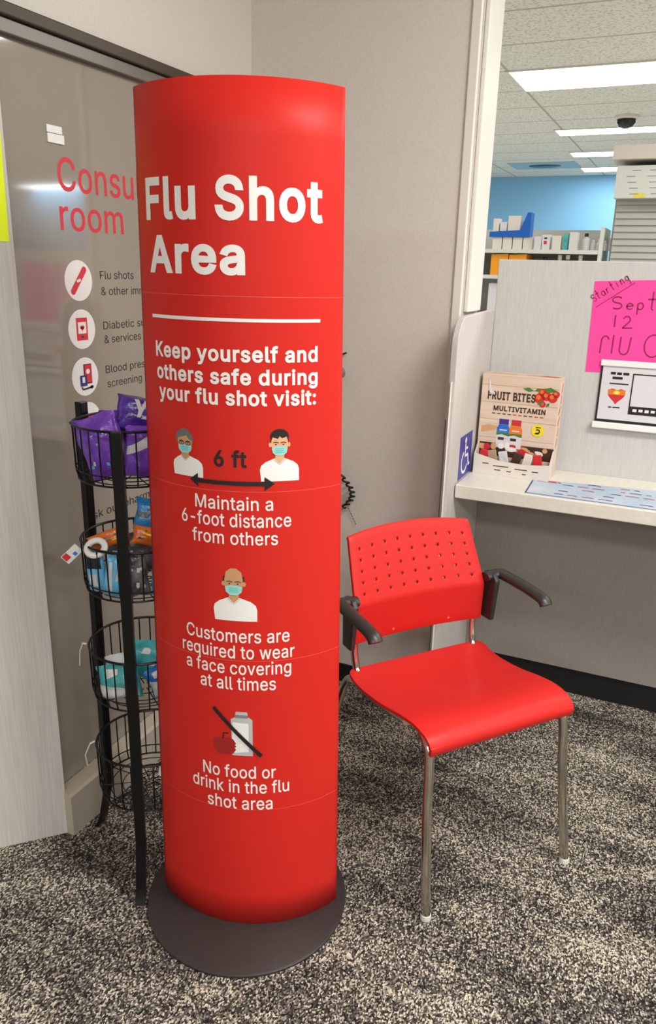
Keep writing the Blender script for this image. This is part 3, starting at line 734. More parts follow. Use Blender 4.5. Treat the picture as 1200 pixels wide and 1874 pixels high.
# counter mat with printing
mt = MB()
mt.prism([(-0.375, 2.278), (0.40, 2.278), (0.40, 2.560), (-0.382, 2.450)], lambda a, b: Vector((a, b, 0.8153)), (0, 0, 0.0015))
mt = tag(mt.build('counter_mat', M['print_blue'], None, 0), 'pale blue printed mat with red print lying on the counter shelf', 'mat')
sh = [stroke([(-0.382, 2.450), (-0.375, 2.279)], 0.004, 1), stroke([(-0.375, 2.2805), (0.40, 2.2805)], 0.005, 1)]
random.seed(3)
for r_ in range(5):
    x = -0.31 + random.random() * 0.06
    while x < 0.38:
        ln = 0.01 + random.random() * 0.03
        if random.random() < 0.6:
            yy = 2.31 + r_ * 0.038
            sh.append(stroke([(x, yy), (x + ln * .5, yy + 0.003), (x + ln, yy)], 0.005, 0 if random.random() < 0.55 else 1, 1))
        x += ln + 0.012
sh.append(([(-0.335 + 0.04 * math.cos(a) * k, 2.442 + 0.012 * math.sin(a) * k) for k in (1, .86) for a in [2 * PI * i / 24 for i in range(24)]],
           [(i, (i + 1) % 24, 24 + (i + 1) % 24, 24 + i) for i in range(24)], 0, 1))
sh.append(stroke([(-0.362, 2.442), (-0.310, 2.442)], 0.009, 0, 1))
lay('printing', sh, lambda x, y, o: Vector((x, y, 0.8168 + o)), [M['print_red'], M['navy']], mt)

# ------------------------------------------------------------------ pink poster and sign holder on the partition
def on_part(x, y, o): return Vector((x, YP - 0.0006 - o, y))


pk = MB()
pk.prism([(-0.288, 1.425), (-0.01, 1.438), (-0.004, 1.155), (-0.283, 1.147)], lambda a, z: on_part(a, z, 0), (0, -0.0006, 0))
pk = tag(pk.build('poster', M['pink'], None, 0), 'hot pink handwritten poster stuck on the grey partition above the counter', 'poster')
wd = 0.0042
S = []


def hand(x, y, sx, sy, lines, wd=wd, rot=0.0):
    for L_ in lines:
        S.append(stroke([(x + (a * sx) * math.cos(rot) - (b_ * sy) * math.sin(rot), y + (a * sx) * math.sin(rot) + b_ * sy * math.cos(rot)) for a, b_ in L_], wd))


def arc(cx, cy, rx, ry, a0, a1, n=10): return [(cx + rx * math.cos(a0 + (a1 - a0) * i / n), cy + ry * math.sin(a0 + (a1 - a0) * i / n)) for i in range(n + 1)]


s_ = arc(.5, .75, .4, .25, .6, 4.6) + arc(.5, .25, .4, .25, 1.5, -2.4)
e_ = [(.1, .32), (.85, .38)] + arc(.5, .32, .38, .32, .2, 5.6)
p_ = [(.1, .62), (.12, -.5)]
t_ = [(.4, 1.3), (.38, .1), (.6, 0)]
# diagonal "Starting"
xx, yy, ro = -0.284, 1.362, 0.62
for ch in ([s_], [t_, [(.05, .8), (.8, .8)]], [arc(.45, .35, .35, .35, .3, 6.3), [(.8, .7), (.85, 0)]], [[(.2, .7), (.2, 0)], arc(.5, .4, .3, .3, 3.0, .8)],
           [t_, [(.05, .8), (.8, .8)]], [[(.4, .7), (.4, 0)], [(.38, .95), (.42, 1.0)]], [[(.15, .7), (.15, 0)], arc(.45, .4, .3, .3, 3.1, 0) + [(.75, 0)]],
           [arc(.45, .4, .32, .32, .3, 6.3), [(.78, .7), (.75, -.5), (.3, -.5)]]):
    hand(xx, yy, 0.013, 0.022, ch, 0.0026, ro)
    xx += 0.0155 * math.cos(ro); yy += 0.0155 * math.sin(ro)
S.append(stroke([(-0.276, 1.347), (-0.170, 1.424)], 0.0022))
hand(-0.232, 1.345, 0.036, 0.036, [s_], wd)
hand(-0.188, 1.345, 0.024, 0.028, [e_], wd)
hand(-0.156, 1.345, 0.022, 0.030, [p_, arc(.45, .35, .38, .33, 2.4, -2.4)], wd)
hand(-0.124, 1.345, 0.026, 0.042, [t_, [(-.1, .75), (1.0, .78)]], wd)
hand(-0.216, 1.290, 0.02, 0.036, [[(.1, 1), (.12, 0)]], wd)
hand(-0.192, 1.288, 0.028, 0.036, [arc(.45, .72, .35, .28, 2.9, -.6) + [(.1, .02)], [(.05, 0), (1.1, .04)]], wd)
hand(-0.250, 1.208, 0.030, 0.052, [[(.1, 0), (.12, .7)] + arc(.5, .75, .36, .28, 3.0, .3)], wd)
hand(-0.214, 1.208, 0.02, 0.058, [[(.1, 0), (.14, 1)]], wd)
hand(-0.192, 1.208, 0.034, 0.054, [[(.08, 1), (.06, .35)] + arc(.45, .3, .4, .3, 3.2, 6.1) + [(.95, 1)]], wd)
hand(-0.124, 1.205, 0.050, 0.068, [arc(.6, .5, .5, .5, .9, 5.4)], wd)
lay('handwriting', S, lambda x, y, o: on_part(x, y, o + 0.0008), [M['marker']], pk)

hd = tag(empty('sign_holder', (-0.12, YP, 1.08)), 'clear sign holder with heart picture and black framed panel below the pink poster', 'sign holder')


def hl(a, z, o): return Vector((a + 0.12, -o, z - 1.08))


b = MB()
b.prism([(-0.236, 0.985), (0.03, 0.985), (0.03, 1.188), (-0.236, 1.188)], lambda a, z: hl(a, z, 0.002), (0, -0.003, 0))
b.build('backing', M['black_base'], hd, 0)
b = MB()
b.prism([(-0.230, 1.002), (0.026, 1.002), (0.026, 1.170), (-0.230, 1.170)], lambda a, z: hl(a, z, 0.0052), (0, -0.0008, 0))
ins = b.build('insert_card', M['paper'], hd, 0)
b = MB()
b.prism([(-0.242, 0.974), (0.03, 0.974), (0.03, 0.994), (-0.242, 0.994)], lambda a, z: hl(a, z, 0.0052), (0, -0.016, 0))
b.build('lower_rail', M['acrylic'], hd, 0, 0.003)
b = MB()
b.prism([(-0.238, 1.171), (0.03, 1.171), (0.03, 1.190), (-0.238, 1.190)], lambda a, z: hl(a, z, 0.0052), (0, -0.006, 0))
b.build('upper_rail', M['acrylic'], hd, 0, 0.002)
P2 = lambda x, y, o: hl(x, y, o + 0.0061)
h = []
for (sx, mi) in ((1.0, 0),):
    pts = []
    for i in range(40):
        a = 2 * PI * i / 40
        pts.append((-0.180 + 0.0021 * 16 * math.sin(a) ** 3 * 0.78, 1.080 + 0.0018 * (13 * math.cos(a) - 5 * math.cos(2 * a) - 2 * math.cos(3 * a) - math.cos(4 * a)) * 0.98))
    h.append(poly(pts, 0, 0))
h.append(poly([(-0.205, 1.082), (-0.155, 1.082), (-0.154, 1.098), (-0.206, 1.098)], 1, 1))
h.append(ell(-0.180, 1.089, 0.010, 0.006, 2, 2))
h.append(rect(-0.183, -0.177, 1.087, 1.091, 3, 3))
lay('heart_picture', h, P2, [M['print_red'], M['print_orange'], M['print_yellow'], M['white_ink']], ins)
h = []
for (x0, x1, y0, y1) in ((-0.139, 0.016, 1.148, 1.152), (-0.139, -0.135, 1.05, 1.148), (0.012, 0.016, 1.05, 1.148), (-0.139, 0.016, 1.024, 1.050)):
    h.append(rect(x0, x1, y0, y1, 0, 0))
for i in range(7):
    h.append(rect(-0.126 + i * 0.018, -0.114 + i * 0.018, 1.033 + (i % 2) * .001, 1.042, 1, 1))
for (x0, x1, y) in ((-0.205, -0.190, 1.145), (-0.186, -0.172, 1.145), (-0.168, -0.150, 1.145), (-0.198, -0.168, 1.131), (-0.205, -0.148, 1.115), (-0.200, -0.19, 1.040), (-0.187, -0.165, 1.040)):
    h.append(rect(x0, x1, y, y + (0.008 if y > 1.12 else 0.004), 0, 0))
lay('panel_print', h, P2, [M['black_ink'], M['white_ink']], ins)

# ------------------------------------------------------------------ fruit bites display box
bx = tag(empty('display_box', (-0.578, 2.440, 0.8153), -0.02), 'blond wood printed fruit bites multivitamin display box on the counter', 'box')
# local: x to the right, y away from the viewer, z up
W_, D_, H_ = 0.243, 0.112, 0.318
b = MB()
b.box(-0.004, 0.243, 0.044, D_, 0.0, H_ + 0.001)
b.build('header_carton', M['box_wood'], bx, 0, 0.002)
tr = MB()
tr.prism([(0, 0), (W_, 0), (W_, 0.054), (0.165, 0.046), (0.080, 0.050), (0, 0.068)], lambda a, z: Vector((a, 0.0, z)), (0, 0.002, 0))
tr.prism([(0, 0), (0.041, 0), (0.041, 0.098), (0, 0.066)], lambda a, z: Vector((0.0, a + 0.0021, z)), (0.002, 0, 0))
tr.prism([(0, 0), (0.041, 0), (0.041, 0.092), (0, 0.054)], lambda a, z: Vector((W_, a + 0.0021, z)), (-0.002, 0, 0))
tr.box(0.002, W_ - 0.002, 0.002, 0.043, 0.0, 0.002)
tray = tr.build('tray', M['card_white'], bx, 0)


def on_box(x, y, o): return Vector((x, 0.044 - o, y - 0.8153))


sh = [place_text('FRUIT BITES', 0.018, 0.170, 1.054, 0.027, 0.030, 0, 1), place_text('MULTIVITAMIN', 0.040, 0.205, 1.019, 0.0165, 0.028, 0, 1)]
for i in range(10): sh.append(rect(0.036 + i * 0.017, 0.047 + i * 0.017, 1.0085, 1.0115, 2 if i in (4, 5, 8, 9) else 0, 1))
lay('lettering', sh, on_box, [M['print_brown'], M['print_tan'], M['print_red']], bx)
sh = [poly([(0.005, 0.965), (0.03, 0.972), (0.06, 0.968), (0.05, 0.955), (0.02, 0.948), (0.005, 0.945)], 4, 0)]
sh += [rect(-0.002, 0.241, z, z + 0.0012, 8, 0) for z in (0.93, 0.99, 1.045, 1.10)]
for (x, y, r_, mi) in ((0.182, 1.070, 0.016, 0), (0.203, 1.078, 0.014, 0), (0.222, 1.074, 0.015, 0), (0.190, 1.088, 0.013, 0), (0.232, 1.086, 0.011, 0), (0.193, 1.052, 0.010, 0)):
    sh.append(ell(x, y, r_, r_, 0, 1))
    sh.append(ell(x - r_ * .2, y + r_ * .2, r_ * .45, r_ * .45, 2, 2))
for (x0, y0, x1, y1, wd_) in ((0.128, 1.097, 0.165, 1.092, 0.012), (0.165, 1.092, 0.185, 1.100, 0.010), (0.190, 1.100, 0.235, 1.096, 0.016), (0.178, 1.050, 0.195, 1.062, 0.013), (0.205, 1.045, 0.214, 1.058, 0.009)):
    mx_, my_ = (x0 + x1) / 2, (y0 + y1) / 2
    dx, dy = x1 - x0, y1 - y0; l = math.hypot(dx, dy)
    sh.append(poly([(x0, y0), (mx_ - dy / l * wd_ / 2 * -1, my_ - dx / l * wd_ / 2), (x1, y1), (mx_ + dy / l * wd_ / 2 * -1, my_ + dx / l * wd_ / 2)], 1, 3))
lay('berry_picture', sh, on_box, [M['print_red'], M['print_green'], M['print_orange'], M['print_yellow'], M['print_tan'], M['black_ink'], M['print_purple'], M['white_ink'], M['card_brown']], bx)
sh = []
for (x, cap_m, jar_m) in ((0.078, 2, 3), (0.118, 0, 1)):
    r_ = 0.021
    k = 0 if x < .1 else 2
    body = [(x - r_, 0.900), (x + r_, 0.900), (x + r_, 0.962), (x + r_ * .72, 0.976), (x - r_ * .72, 0.976), (x - r_, 0.962)]
    sh += [rect(x - 0.0155, x + 0.0155, 0.975, 0.994, cap_m, k), poly(body, 4, k), poly([(x - r_, 0.948), (x + r_, 0.948), (x + r_, 0.962), (x + r_ * .72, 0.975), (x - r_ * .72, 0.975), (x - r_, 0.962)], jar_m, k + 1),
           rect(x - 0.012, x + 0.012, 0.956, 0.960, 4, k + 1.4), poly([(x - r_, 0.940), (x - r_ * .2, 0.944), (x + r_, 0.938), (x + r_, 0.949), (x - r_, 0.949)], 5, k + 1.2), rect(x - 0.015, x + 0.004, 0.925, 0.934, 6, k + 1)]
lay('jar_picture', sh, on_box, [M['print_red'], M['print_orange'], M['print_purple'], M['royal_foil'], M['paper'], M['print_green'], M['print_brown']], bx)
lay('price_spot', [ell(0.187, 0.968, 0.020, 0.020, 0, 3), rect(0.180, 0.196, 0.976, 0.979, 1, 4), stroke(arc(0.187, 0.965, 0.006, 0.006, 2.5, -2.4), 0.004, 1, 4), rect(0.179, 0.191, 0.956, 0.960, 1, 4)], on_box, [M['print_yellow'], M['black_ink']], bx)
lay('torn_label', [poly([(0.018, 1.118), (0.024, 1.112), (0.030, 1.086), (0.042, 1.076), (0.034, 1.070), (0.022, 1.078)], 0, 4)], on_box, [M['paper']], bx)
rs = []
random.seed(11)
for i in range(22):
    x = 0.010 + random.random() * 0.215; z = 0.072 + random.random() * 0.020
    rs.append(ell(x, 0.8153 + z, 0.008 + random.random() * .012, 0.006 + random.random() * .008, random.choice((0, 1, 1, 2, 3)), 0.2 * i))
lay('photo_strip', [rect(0.004, 0.243, 0.8153 + 0.055, 0.8153 + 0.098, 2, 0)] + [(a, b_, c_, d_ + 1) for a, b_, c_, d_ in rs], on_box, [M['print_tan'], M['print_red'], M['print_brown'], M['white_ink']], bx, lift=0.0003)
lay('lettering', [rect(x, x + l, z, z + 0.003, 0, 0) for (x, l, z) in ((0.03, 0.02, 0.851), (0.065, 0.05, 0.846), (0.135, 0.04, 0.843), (0.19, 0.02, 0.841), (0.07, 0.02, 0.833), (0.11, 0.015, 0.832), (0.16, 0.012, 0.829))],
    lambda x, y, o: Vector((x, -o, y - 0.8153)), [M['print_brown']], tray)
lay('side_print', [stroke([(0.066 + 0.012 * math.sin(i * 1.7), 0.1 + i * 0.035), (0.085, 0.125 + i * 0.035)], 0.008, 0) for i in range(6)], lambda x, y, o: Vector((0.243 + o, x, y)), [M['print_red']], bx)
lay('top_print', [rect(0.02, 0.10, 0.070, 0.080, 1), rect(0.13, 0.18, 0.072, 0.085, 1), ell(0.205, 0.08, 0.028, 0.012, 0, 0)], lambda x, y, o: Vector((x, y, H_ + 0.001 + o)), [M['print_red'], M['print_tan']], bx)
# sachets standing in the tray
for i in range(6):
    x = 0.022 + i * 0.036
    b = MB()
    tlt = Matrix.Translation((x, 0.023, 0.045)) @ Matrix.Rotation(random.uniform(-.35, .35), 4, 'Y')
    b.box(-0.014, 0.014, -0.004, 0.004, -0.035, 0.033, 0, tlt)
    o = b.build('sachet', (M['print_red'], M['card_brown'], M['white_foil'], M['print_brown'], M['card_white'], M['print_red'])[i], None, 0, 0.002)
    o.matrix_world = Matrix.Translation((-0.578, 2.440, 0.8153)) @ Matrix.Rotation(-0.02, 4, 'Z')
    tag(o, ('red sachet at the left end of the display box tray', 'brown card sachet second from left in the display box tray', 'silver white sachet left of centre in the display box tray',
            'dark brown sachet right of centre in the display box tray', 'white card sachet second from right in the display box tray', 'red sachet at the right end of the display box tray')[i], 'sachet', 'sachets in the display box tray')

# ------------------------------------------------------------------ pharmacy shelving behind the partition
SY = 5.0
gs = tag(empty('pharmacy_shelf', (-0.85, SY, 0)), 'white gondola shelf with bottles and boxes in the pharmacy below the blue wall', 'shelf')
MB().box(-0.75, 0.30, 0.30, 0.33, 0.0, 1.70).build('back_panel', M['shelf_grey'], gs, 0)
for z in (0.30, 0.75, 1.15, 1.40, 1.552):
    MB().box(-0.75, 0.30, -0.03, 0.299, z, z + 0.022).build('shelf_board', M['shelf_white'], gs, 0)
for x in (-0.772, 0.301):
    MB().box(x, x + 0.021, -0.03, 0.33, 0, 1.70).build('upright', M['shelf_white'], gs, 0)
random.seed(5)


def far_box(x, z, wd_, hh, m, label, dep=0.08, y=0.0):
    b = MB().box(-wd_ / 2, wd_ / 2, 0, dep, 0, hh)
    o = b.build('medicine_box', m, None, 0)
    o.location = (x, SY + y, z)
    return tag(o, label, 'box', 'small boxes on the pharmacy shelf')


def far_bottle(x, z, r_, hh, m, capm, label, y=0.04):
    t = tag(empty('medicine_bottle', (x, SY + y, z)), label, 'bottle', 'bottles on the pharmacy shelf')
    MB().lathe([(r_ * .9, 0), (r_, 0.004), (r_, hh * .62), (r_ * .5, hh * .76), (r_ * .45, hh * .8)], n=16).build('body', m, t)
    MB().lathe([(r_ * .52, hh * .8), (r_ * .52, hh), (r_ * .4, hh * 1.01)], n=16).build('cap', capm, t)


ZT = 1.5745
xs = -1.155
for i in range(4):
    far_box(xs + i * 0.062, ZT, 0.056, 0.070, M['card_white'], 'pale grey medicine box standing under the blue file bin', 0.09, 0.02)
far_box(-0.905, ZT, 0.040, 0.075, M['paper'], 'white medicine box right beside the pale boxes under the bin')
far_box(-0.858, ZT, 0.045, 0.085, M['paper'], 'white medicine box with a red mark on the pharmacy shelf')
lay('print_mark', [rect(-0.012, 0.006, 0.03, 0.05, 0), rect(-0.012, 0.006, 0.06, 0.07, 1)], lambda x, y, o: Vector((x, -o, y)), [M['print_red'], M['black_ink']], bpy.data.objects['medicine_box.005'])
far_box(-0.795, ZT, 0.050, 0.080, M['counter'], 'cream medicine box left of the teal edged one')
far_box(-0.744, ZT, 0.024, 0.092, M['teal_foil'], 'teal edged medicine box on the pharmacy shelf')
far_box(-0.700, ZT, 0.045, 0.100, M['shelf_white'], 'tall pale medicine box right of the teal edged one')
far_bottle(-0.632, ZT, 0.022, 0.095, M['paper'], M['dark'], 'white medicine bottle with a black cap on the pharmacy shelf')
for i, hh in enumerate((0.058, 0.062, 0.055, 0.070)):
    far_bottle(-0.590 + i * 0.033, ZT, 0.014, hh, M['paper'], M['tag_white'], 'small white bottle in the row on the pharmacy shelf')

for (x, m, cm, lb) in ((-0.862, M['paper'], M['dark'], 'white bottle with black cap on the lower shelf beside the orange bin'), (-0.775, M['paper'], M['white_ink'], 'pinkish white bottle in the middle of the lower pharmacy shelf'),
                       (-0.728, M['print_brown'], M['white_ink'], 'brown bottle with white shoulder on the lower pharmacy shelf'), (-0.655, M['white_ink'], M['white_ink'], 'rightmost white bottle on the lower pharmacy shelf')):
    far_bottle(x, 1.4225, 0.024, 0.124 if 'black' not in lb else 0.112, m, cm, lb, 0.06)

far_box(-1.150, 1.1725, 0.060, 0.20, M['paper'], 'tall white carton seen in the gap between wall end and partition', 0.1)
far_box(-1.085, 1.1725, 0.056, 0.12, M['orange_foil'], 'orange carton below the orange bins, behind the grey partition', 0.1)
# blue file bin on top of the pale boxes, orange bins on the lower shelf
b = MB()
b.prism([(-0.115, 0), (0.130, 0), (0.130, 0.140), (0.108, 0.140), (0.070, 0.040), (-0.115, 0.030)], lambda a, z: Vector((a, 0, z)), (0, 0.10, 0))
o = b.build('file_bin', M['bin_blue'], None, 0); o.location = (-1.090, SY + 0.01, ZT + 0.0705)
tag(o, 'blue plastic file bin with one tall end on the pharmacy shelf', 'bin')
for (x, hh, wd_, m) in ((-1.17, 0.075, 0.035, M['card_white']), (-1.125, 0.055, 0.04, M['paper']), (-1.06, 0.09, 0.075, M['card_white'])):
    o = far_box(x, ZT + 0.102, wd_, hh, m, {-1.17: 'grey box standing at the left end of the blue file bin', -1.125: 'short white box in the middle of the blue file bin', -1.06: 'large pale box standing at the tall end of the blue bin'}[x], 0.07, 0.02)
for x, lb in ((-1.125, 'orange plastic bin at the left on the lower pharmacy shelf'), (-1.015, 'orange plastic bin beside the bottles on the lower pharmacy shelf')):
    b = MB()
    b.prism([(-0.052, 0), (0.052, 0), (0.052, 0.124), (-0.052, 0.120)], lambda a, z: Vector((a, 0, z)), (0, 0.2, 0))
    o = b.build('storage_bin', M['bin_orange'], None, 0); o.location = (x, SY - 0.01, 1.4225)
    tag(o, lb, 'bin')

# white tray cabinet with soffit
cb = tag(empty('tray_cabinet', (-0.49, 4.98, 0)), 'white cabinet of stacked slatted trays at the right behind the partition', 'cabinet')
b = MB().box(0.0, 1.2, 0.02, 0.5, 0, 2.02)
b.build('carcass', M['shelf_grey'], cb, 0)
b = MB()
z = 1.10
while z < 1.83:
    b.prism([(0.019, z), (-0.010, z), (0.0, z + 0.0345), (0.019, z + 0.0345)], lambda a, q: Vector((0.012, a, q)), (1.18, 0, 0))
    z += 0.036
b.build('trays', M['shelf_grey'], cb, 0)
b = MB().box(-0.004, 1.2, -0.09, 0.018, 1.850, 2.015)
random.seed(2)
for r_ in range(5):
    for k in range(4):
        x = 0.03 + k * 0.11 + random.random() * 0.05
        b.box(x, x + 0.045, -0.0905, -0.089, 1.868 + r_ * 0.03, 1.8715 + r_ * 0.03, 1)
up = b.build('upper_panel', [M['shelf_white'], M['print_dgrey']], cb, 0)
lay('yellow_label', [rect(0.10, 0.16, 1.853, 1.872)], lambda x, y, o: Vector((x, -0.09 - o, y)), [M['print_yellow']], up)
struct('trim_3', MB().box(-0.52, 1.0, 4.85, 5.6, 2.045, 2.115), M['plaster'])

# ------------------------------------------------------------------ wall things beside the stand
t = tag(empty('wall_hook', (-1.015, BW, 1.12)), 'small grey wall hook knob half hidden beside the red stand', 'hook')
o = MB().lathe([(0.020, 0.0005), (0.020, 0.006), (0.011, 0.010), (0.010, 0.030), (0.021, 0.036), (0.023, 0.046), (0.016, 0.054)], n=20).build('knob', M['print_dgrey'], t)
o.rotation_euler = (PI / 2, 0, 0)
o = MB().tube([(0.005, -0.006, 0.045), (0.012, -0.014, 0.06), (0.026, -0.010, 0.066)], 0.003, 8).build('pin', M['dark'], t)
pts = []
for i in range(80):
    a = i / 79
    pts.append((-0.985 + 0.038 * math.sin(a * PI * 0.95) + 0.008 * math.cos(a * 44), BW - 0.022 + 0.008 * math.sin(a * 44), 0.775 - 0.105 * a))
b = MB().tube(spline([(-1.01, BW - 0.004, 0.80), (-1.002, BW - 0.02, 0.79)] + pts[2:], 2), 0.0035, 6)
cd = b.build('coiled_cord', M['black_base'], None)
tag(cd, 'black coiled cord hanging on the taupe wall behind the red chair', 'cord')
b = MB()
for i in range(7):
    x = -0.965 + i * 0.0045; z = 0.664 - i * 0.0085
    b.lathe([(0.0005, -0.002), (0.002, 0), (0.0005, 0.002)], (x, BW - 0.006, z), 8)
b.tube([(-0.972, BW - 0.016, 0.672), (-0.966, BW - 0.006, 0.664), (-0.936, BW - 0.006, 0.611)], 0.0006, 5)
b.build('bead_chain', M['black_base'], cd)

# ------------------------------------------------------------------ flu shot stand
LB, RB, LT, RT = Vector((-.962, 1.233)), Vector((-.567, 1.371)), Vector((-.953, 1.24)), Vector((-.596, 1.358))
ZB, ZTOP = 0.0095, 1.742


def lens(z):
    k = z / 1.745
    L_ = LB.lerp(LT, k); R_ = RB.lerp(RT, k)
    ch = R_ - L_; c_ = ch.length; e = ch / c_; n = Vector((e.y, -e.x))
    sag = .098 - .006 * k
    rr = (c_ * c_ / 4 + sag * sag) / (2 * sag)
    return e, n, rr, (L_ + R_) / 2 + n * (sag - rr), math.asin(c_ / 2 / rr), (L_ + R_) / 2


def on_stand(s, z, o=0.0):
    e, n, rr, O, phi, _ = lens(z)
    t_ = s * phi
    p = O + (rr + o) * (math.sin(t_) * e + math.cos(t_) * n)
    return Vector((p.x, p.y, z))


def on_stand_back(s, z):
    e, n, rr, O, phi, m_ = lens(z)
    p = on_stand(s, z).xy
    d = (p - m_).dot(n)
    p = p - 2 * d * n
    return Vector((p.x, p.y, z))


sc_ = Vector((-0.766, 1.303, 0))
stand = tag(empty('display_stand', sc_), 'tall red flu shot area display stand on a dark oval base', 'display stand')


def sl_(p): return p - sc_


def sheet(fn, n, name):
    bm = MB()
    zs = [ZB, 0.32, 0.68, 1.038, 1.395, ZTOP]
    zz = []
    for a, b_ in zip(zs, zs[1:]): zz += [a + (b_ - a) * i / 4 for i in range(4)]
    zz.append(ZTOP)
    g_ = [[bm.bm.verts.new(sl_(fn(-1 + 2 * i / n, z))) for i in range(n + 1)] for z in zz]
    for r0, r1 in zip(g_, g_[1:]):
        for i in range(n): bm.bm.faces.new((r0[i], r0[i + 1], r1[i + 1], r1[i]))
    return bm.build(name, M['red'], stand, 0.6, 0, 0.0016)


front = sheet(lambda s, z: on_stand(s, z, -0.0009), 40, 'front_panel')
sheet(lambda s, z: on_stand_back(s * 0.985, z) , 40, 'back_panel')
b = MB()
b.lathe([(0.226, 0.0), (0.236, 0.0015), (0.236, 0.006), (0.232, 0.0085)], (-0.770 - sc_.x, 1.300 - sc_.y, 0), 72)
b.build('base', M['stand_base'], stand)


def pm(x, y, o): return sl_(on_stand(x, y, o))


lift = 0.0005
lay('title_lettering', [place_text('Flu Shot', -0.825, 0.772, 1.521, 0.0705, 0.027), place_text('Area', -0.798, 0.127, 1.431, 0.0645, 0.027)], pm, [M['white_ink']], front, 0.04, lift)
lay('rule_line', [rect(-0.792, 0.753, 1.3515, 1.3575)], pm, [M['white_ink']], front, 0.04, lift)
lay('heading_lettering', [place_text('Keep yourself and', -0.757, 0.729, 1.281, 0.0285, 0.025), place_text('others safe during', -0.752, 0.730, 1.240, 0.0285, 0.025),
                          place_text('your flu shot visit:', -0.731, 0.715, 1.202, 0.0285, 0.025)], pm, [M['white_ink']], front, 0.04, lift)
lay('advice_lettering', [place_text('Maintain a', -0.353, 0.332, 1.001, 0.0265, 0.008), place_text('6-foot distance', -0.500, 0.488, 0.967, 0.0270, 0.008), place_text('from others', -0.392, 0.372, 0.931, 0.0270, 0.008)], pm, [M['white_ink']], front, 0.04, lift)
lay('advice_lettering', [place_text('Customers are', -0.488, 0.470, 0.721, 0.0290, 0.008), place_text('required to wear', -0.541, 0.515, 0.685, 0.0290, 0.008),
                         place_text('a face covering', -0.501, 0.484, 0.649, 0.0290, 0.008), place_text('at all times', -0.353, 0.344, 0.613, 0.0295, 0.008)], pm, [M['white_ink']], front, 0.04, lift)
lay('advice_lettering', [place_text('No food or', -0.353, 0.337, 0.400, 0.0305, 0.008), place_text('drink in the flu', -0.471, 0.460, 0.362, 0.0310, 0.008), place_text('shot area', -0.315, 0.304, 0.321, 0.0315, 0.008)], pm, [M['white_ink']], front, 0.04, lift)
lay('distance_lettering', [place_text('6 ft', -0.165, 0.116, 1.085, 0.0325, 0.024)], pm, [M['black_ink']], front, 0.04, lift)
az = 1.0545
lay('distance_arrow', [rect(-0.35, 0.305, az - 0.0042, az + 0.0042, 0, 2), poly([(-0.395, az + .001), (-0.315, az - 0.0125), (-0.315, az + 0.0145)], 0, 2), poly([(0.348, az), (0.262, az - 0.0135), (0.262, az + 0.0135)], 0, 2)],
    pm, [M['black_ink']], front, 0.04, lift)
for z in (1.395, 1.038, 0.680, 0.320):
    lay('fold_line', [rect(-0.96, 0.985, z - 0.0006, z + 0.0006)], pm, [M['red_fold']], front, 0.04, 0.0002)


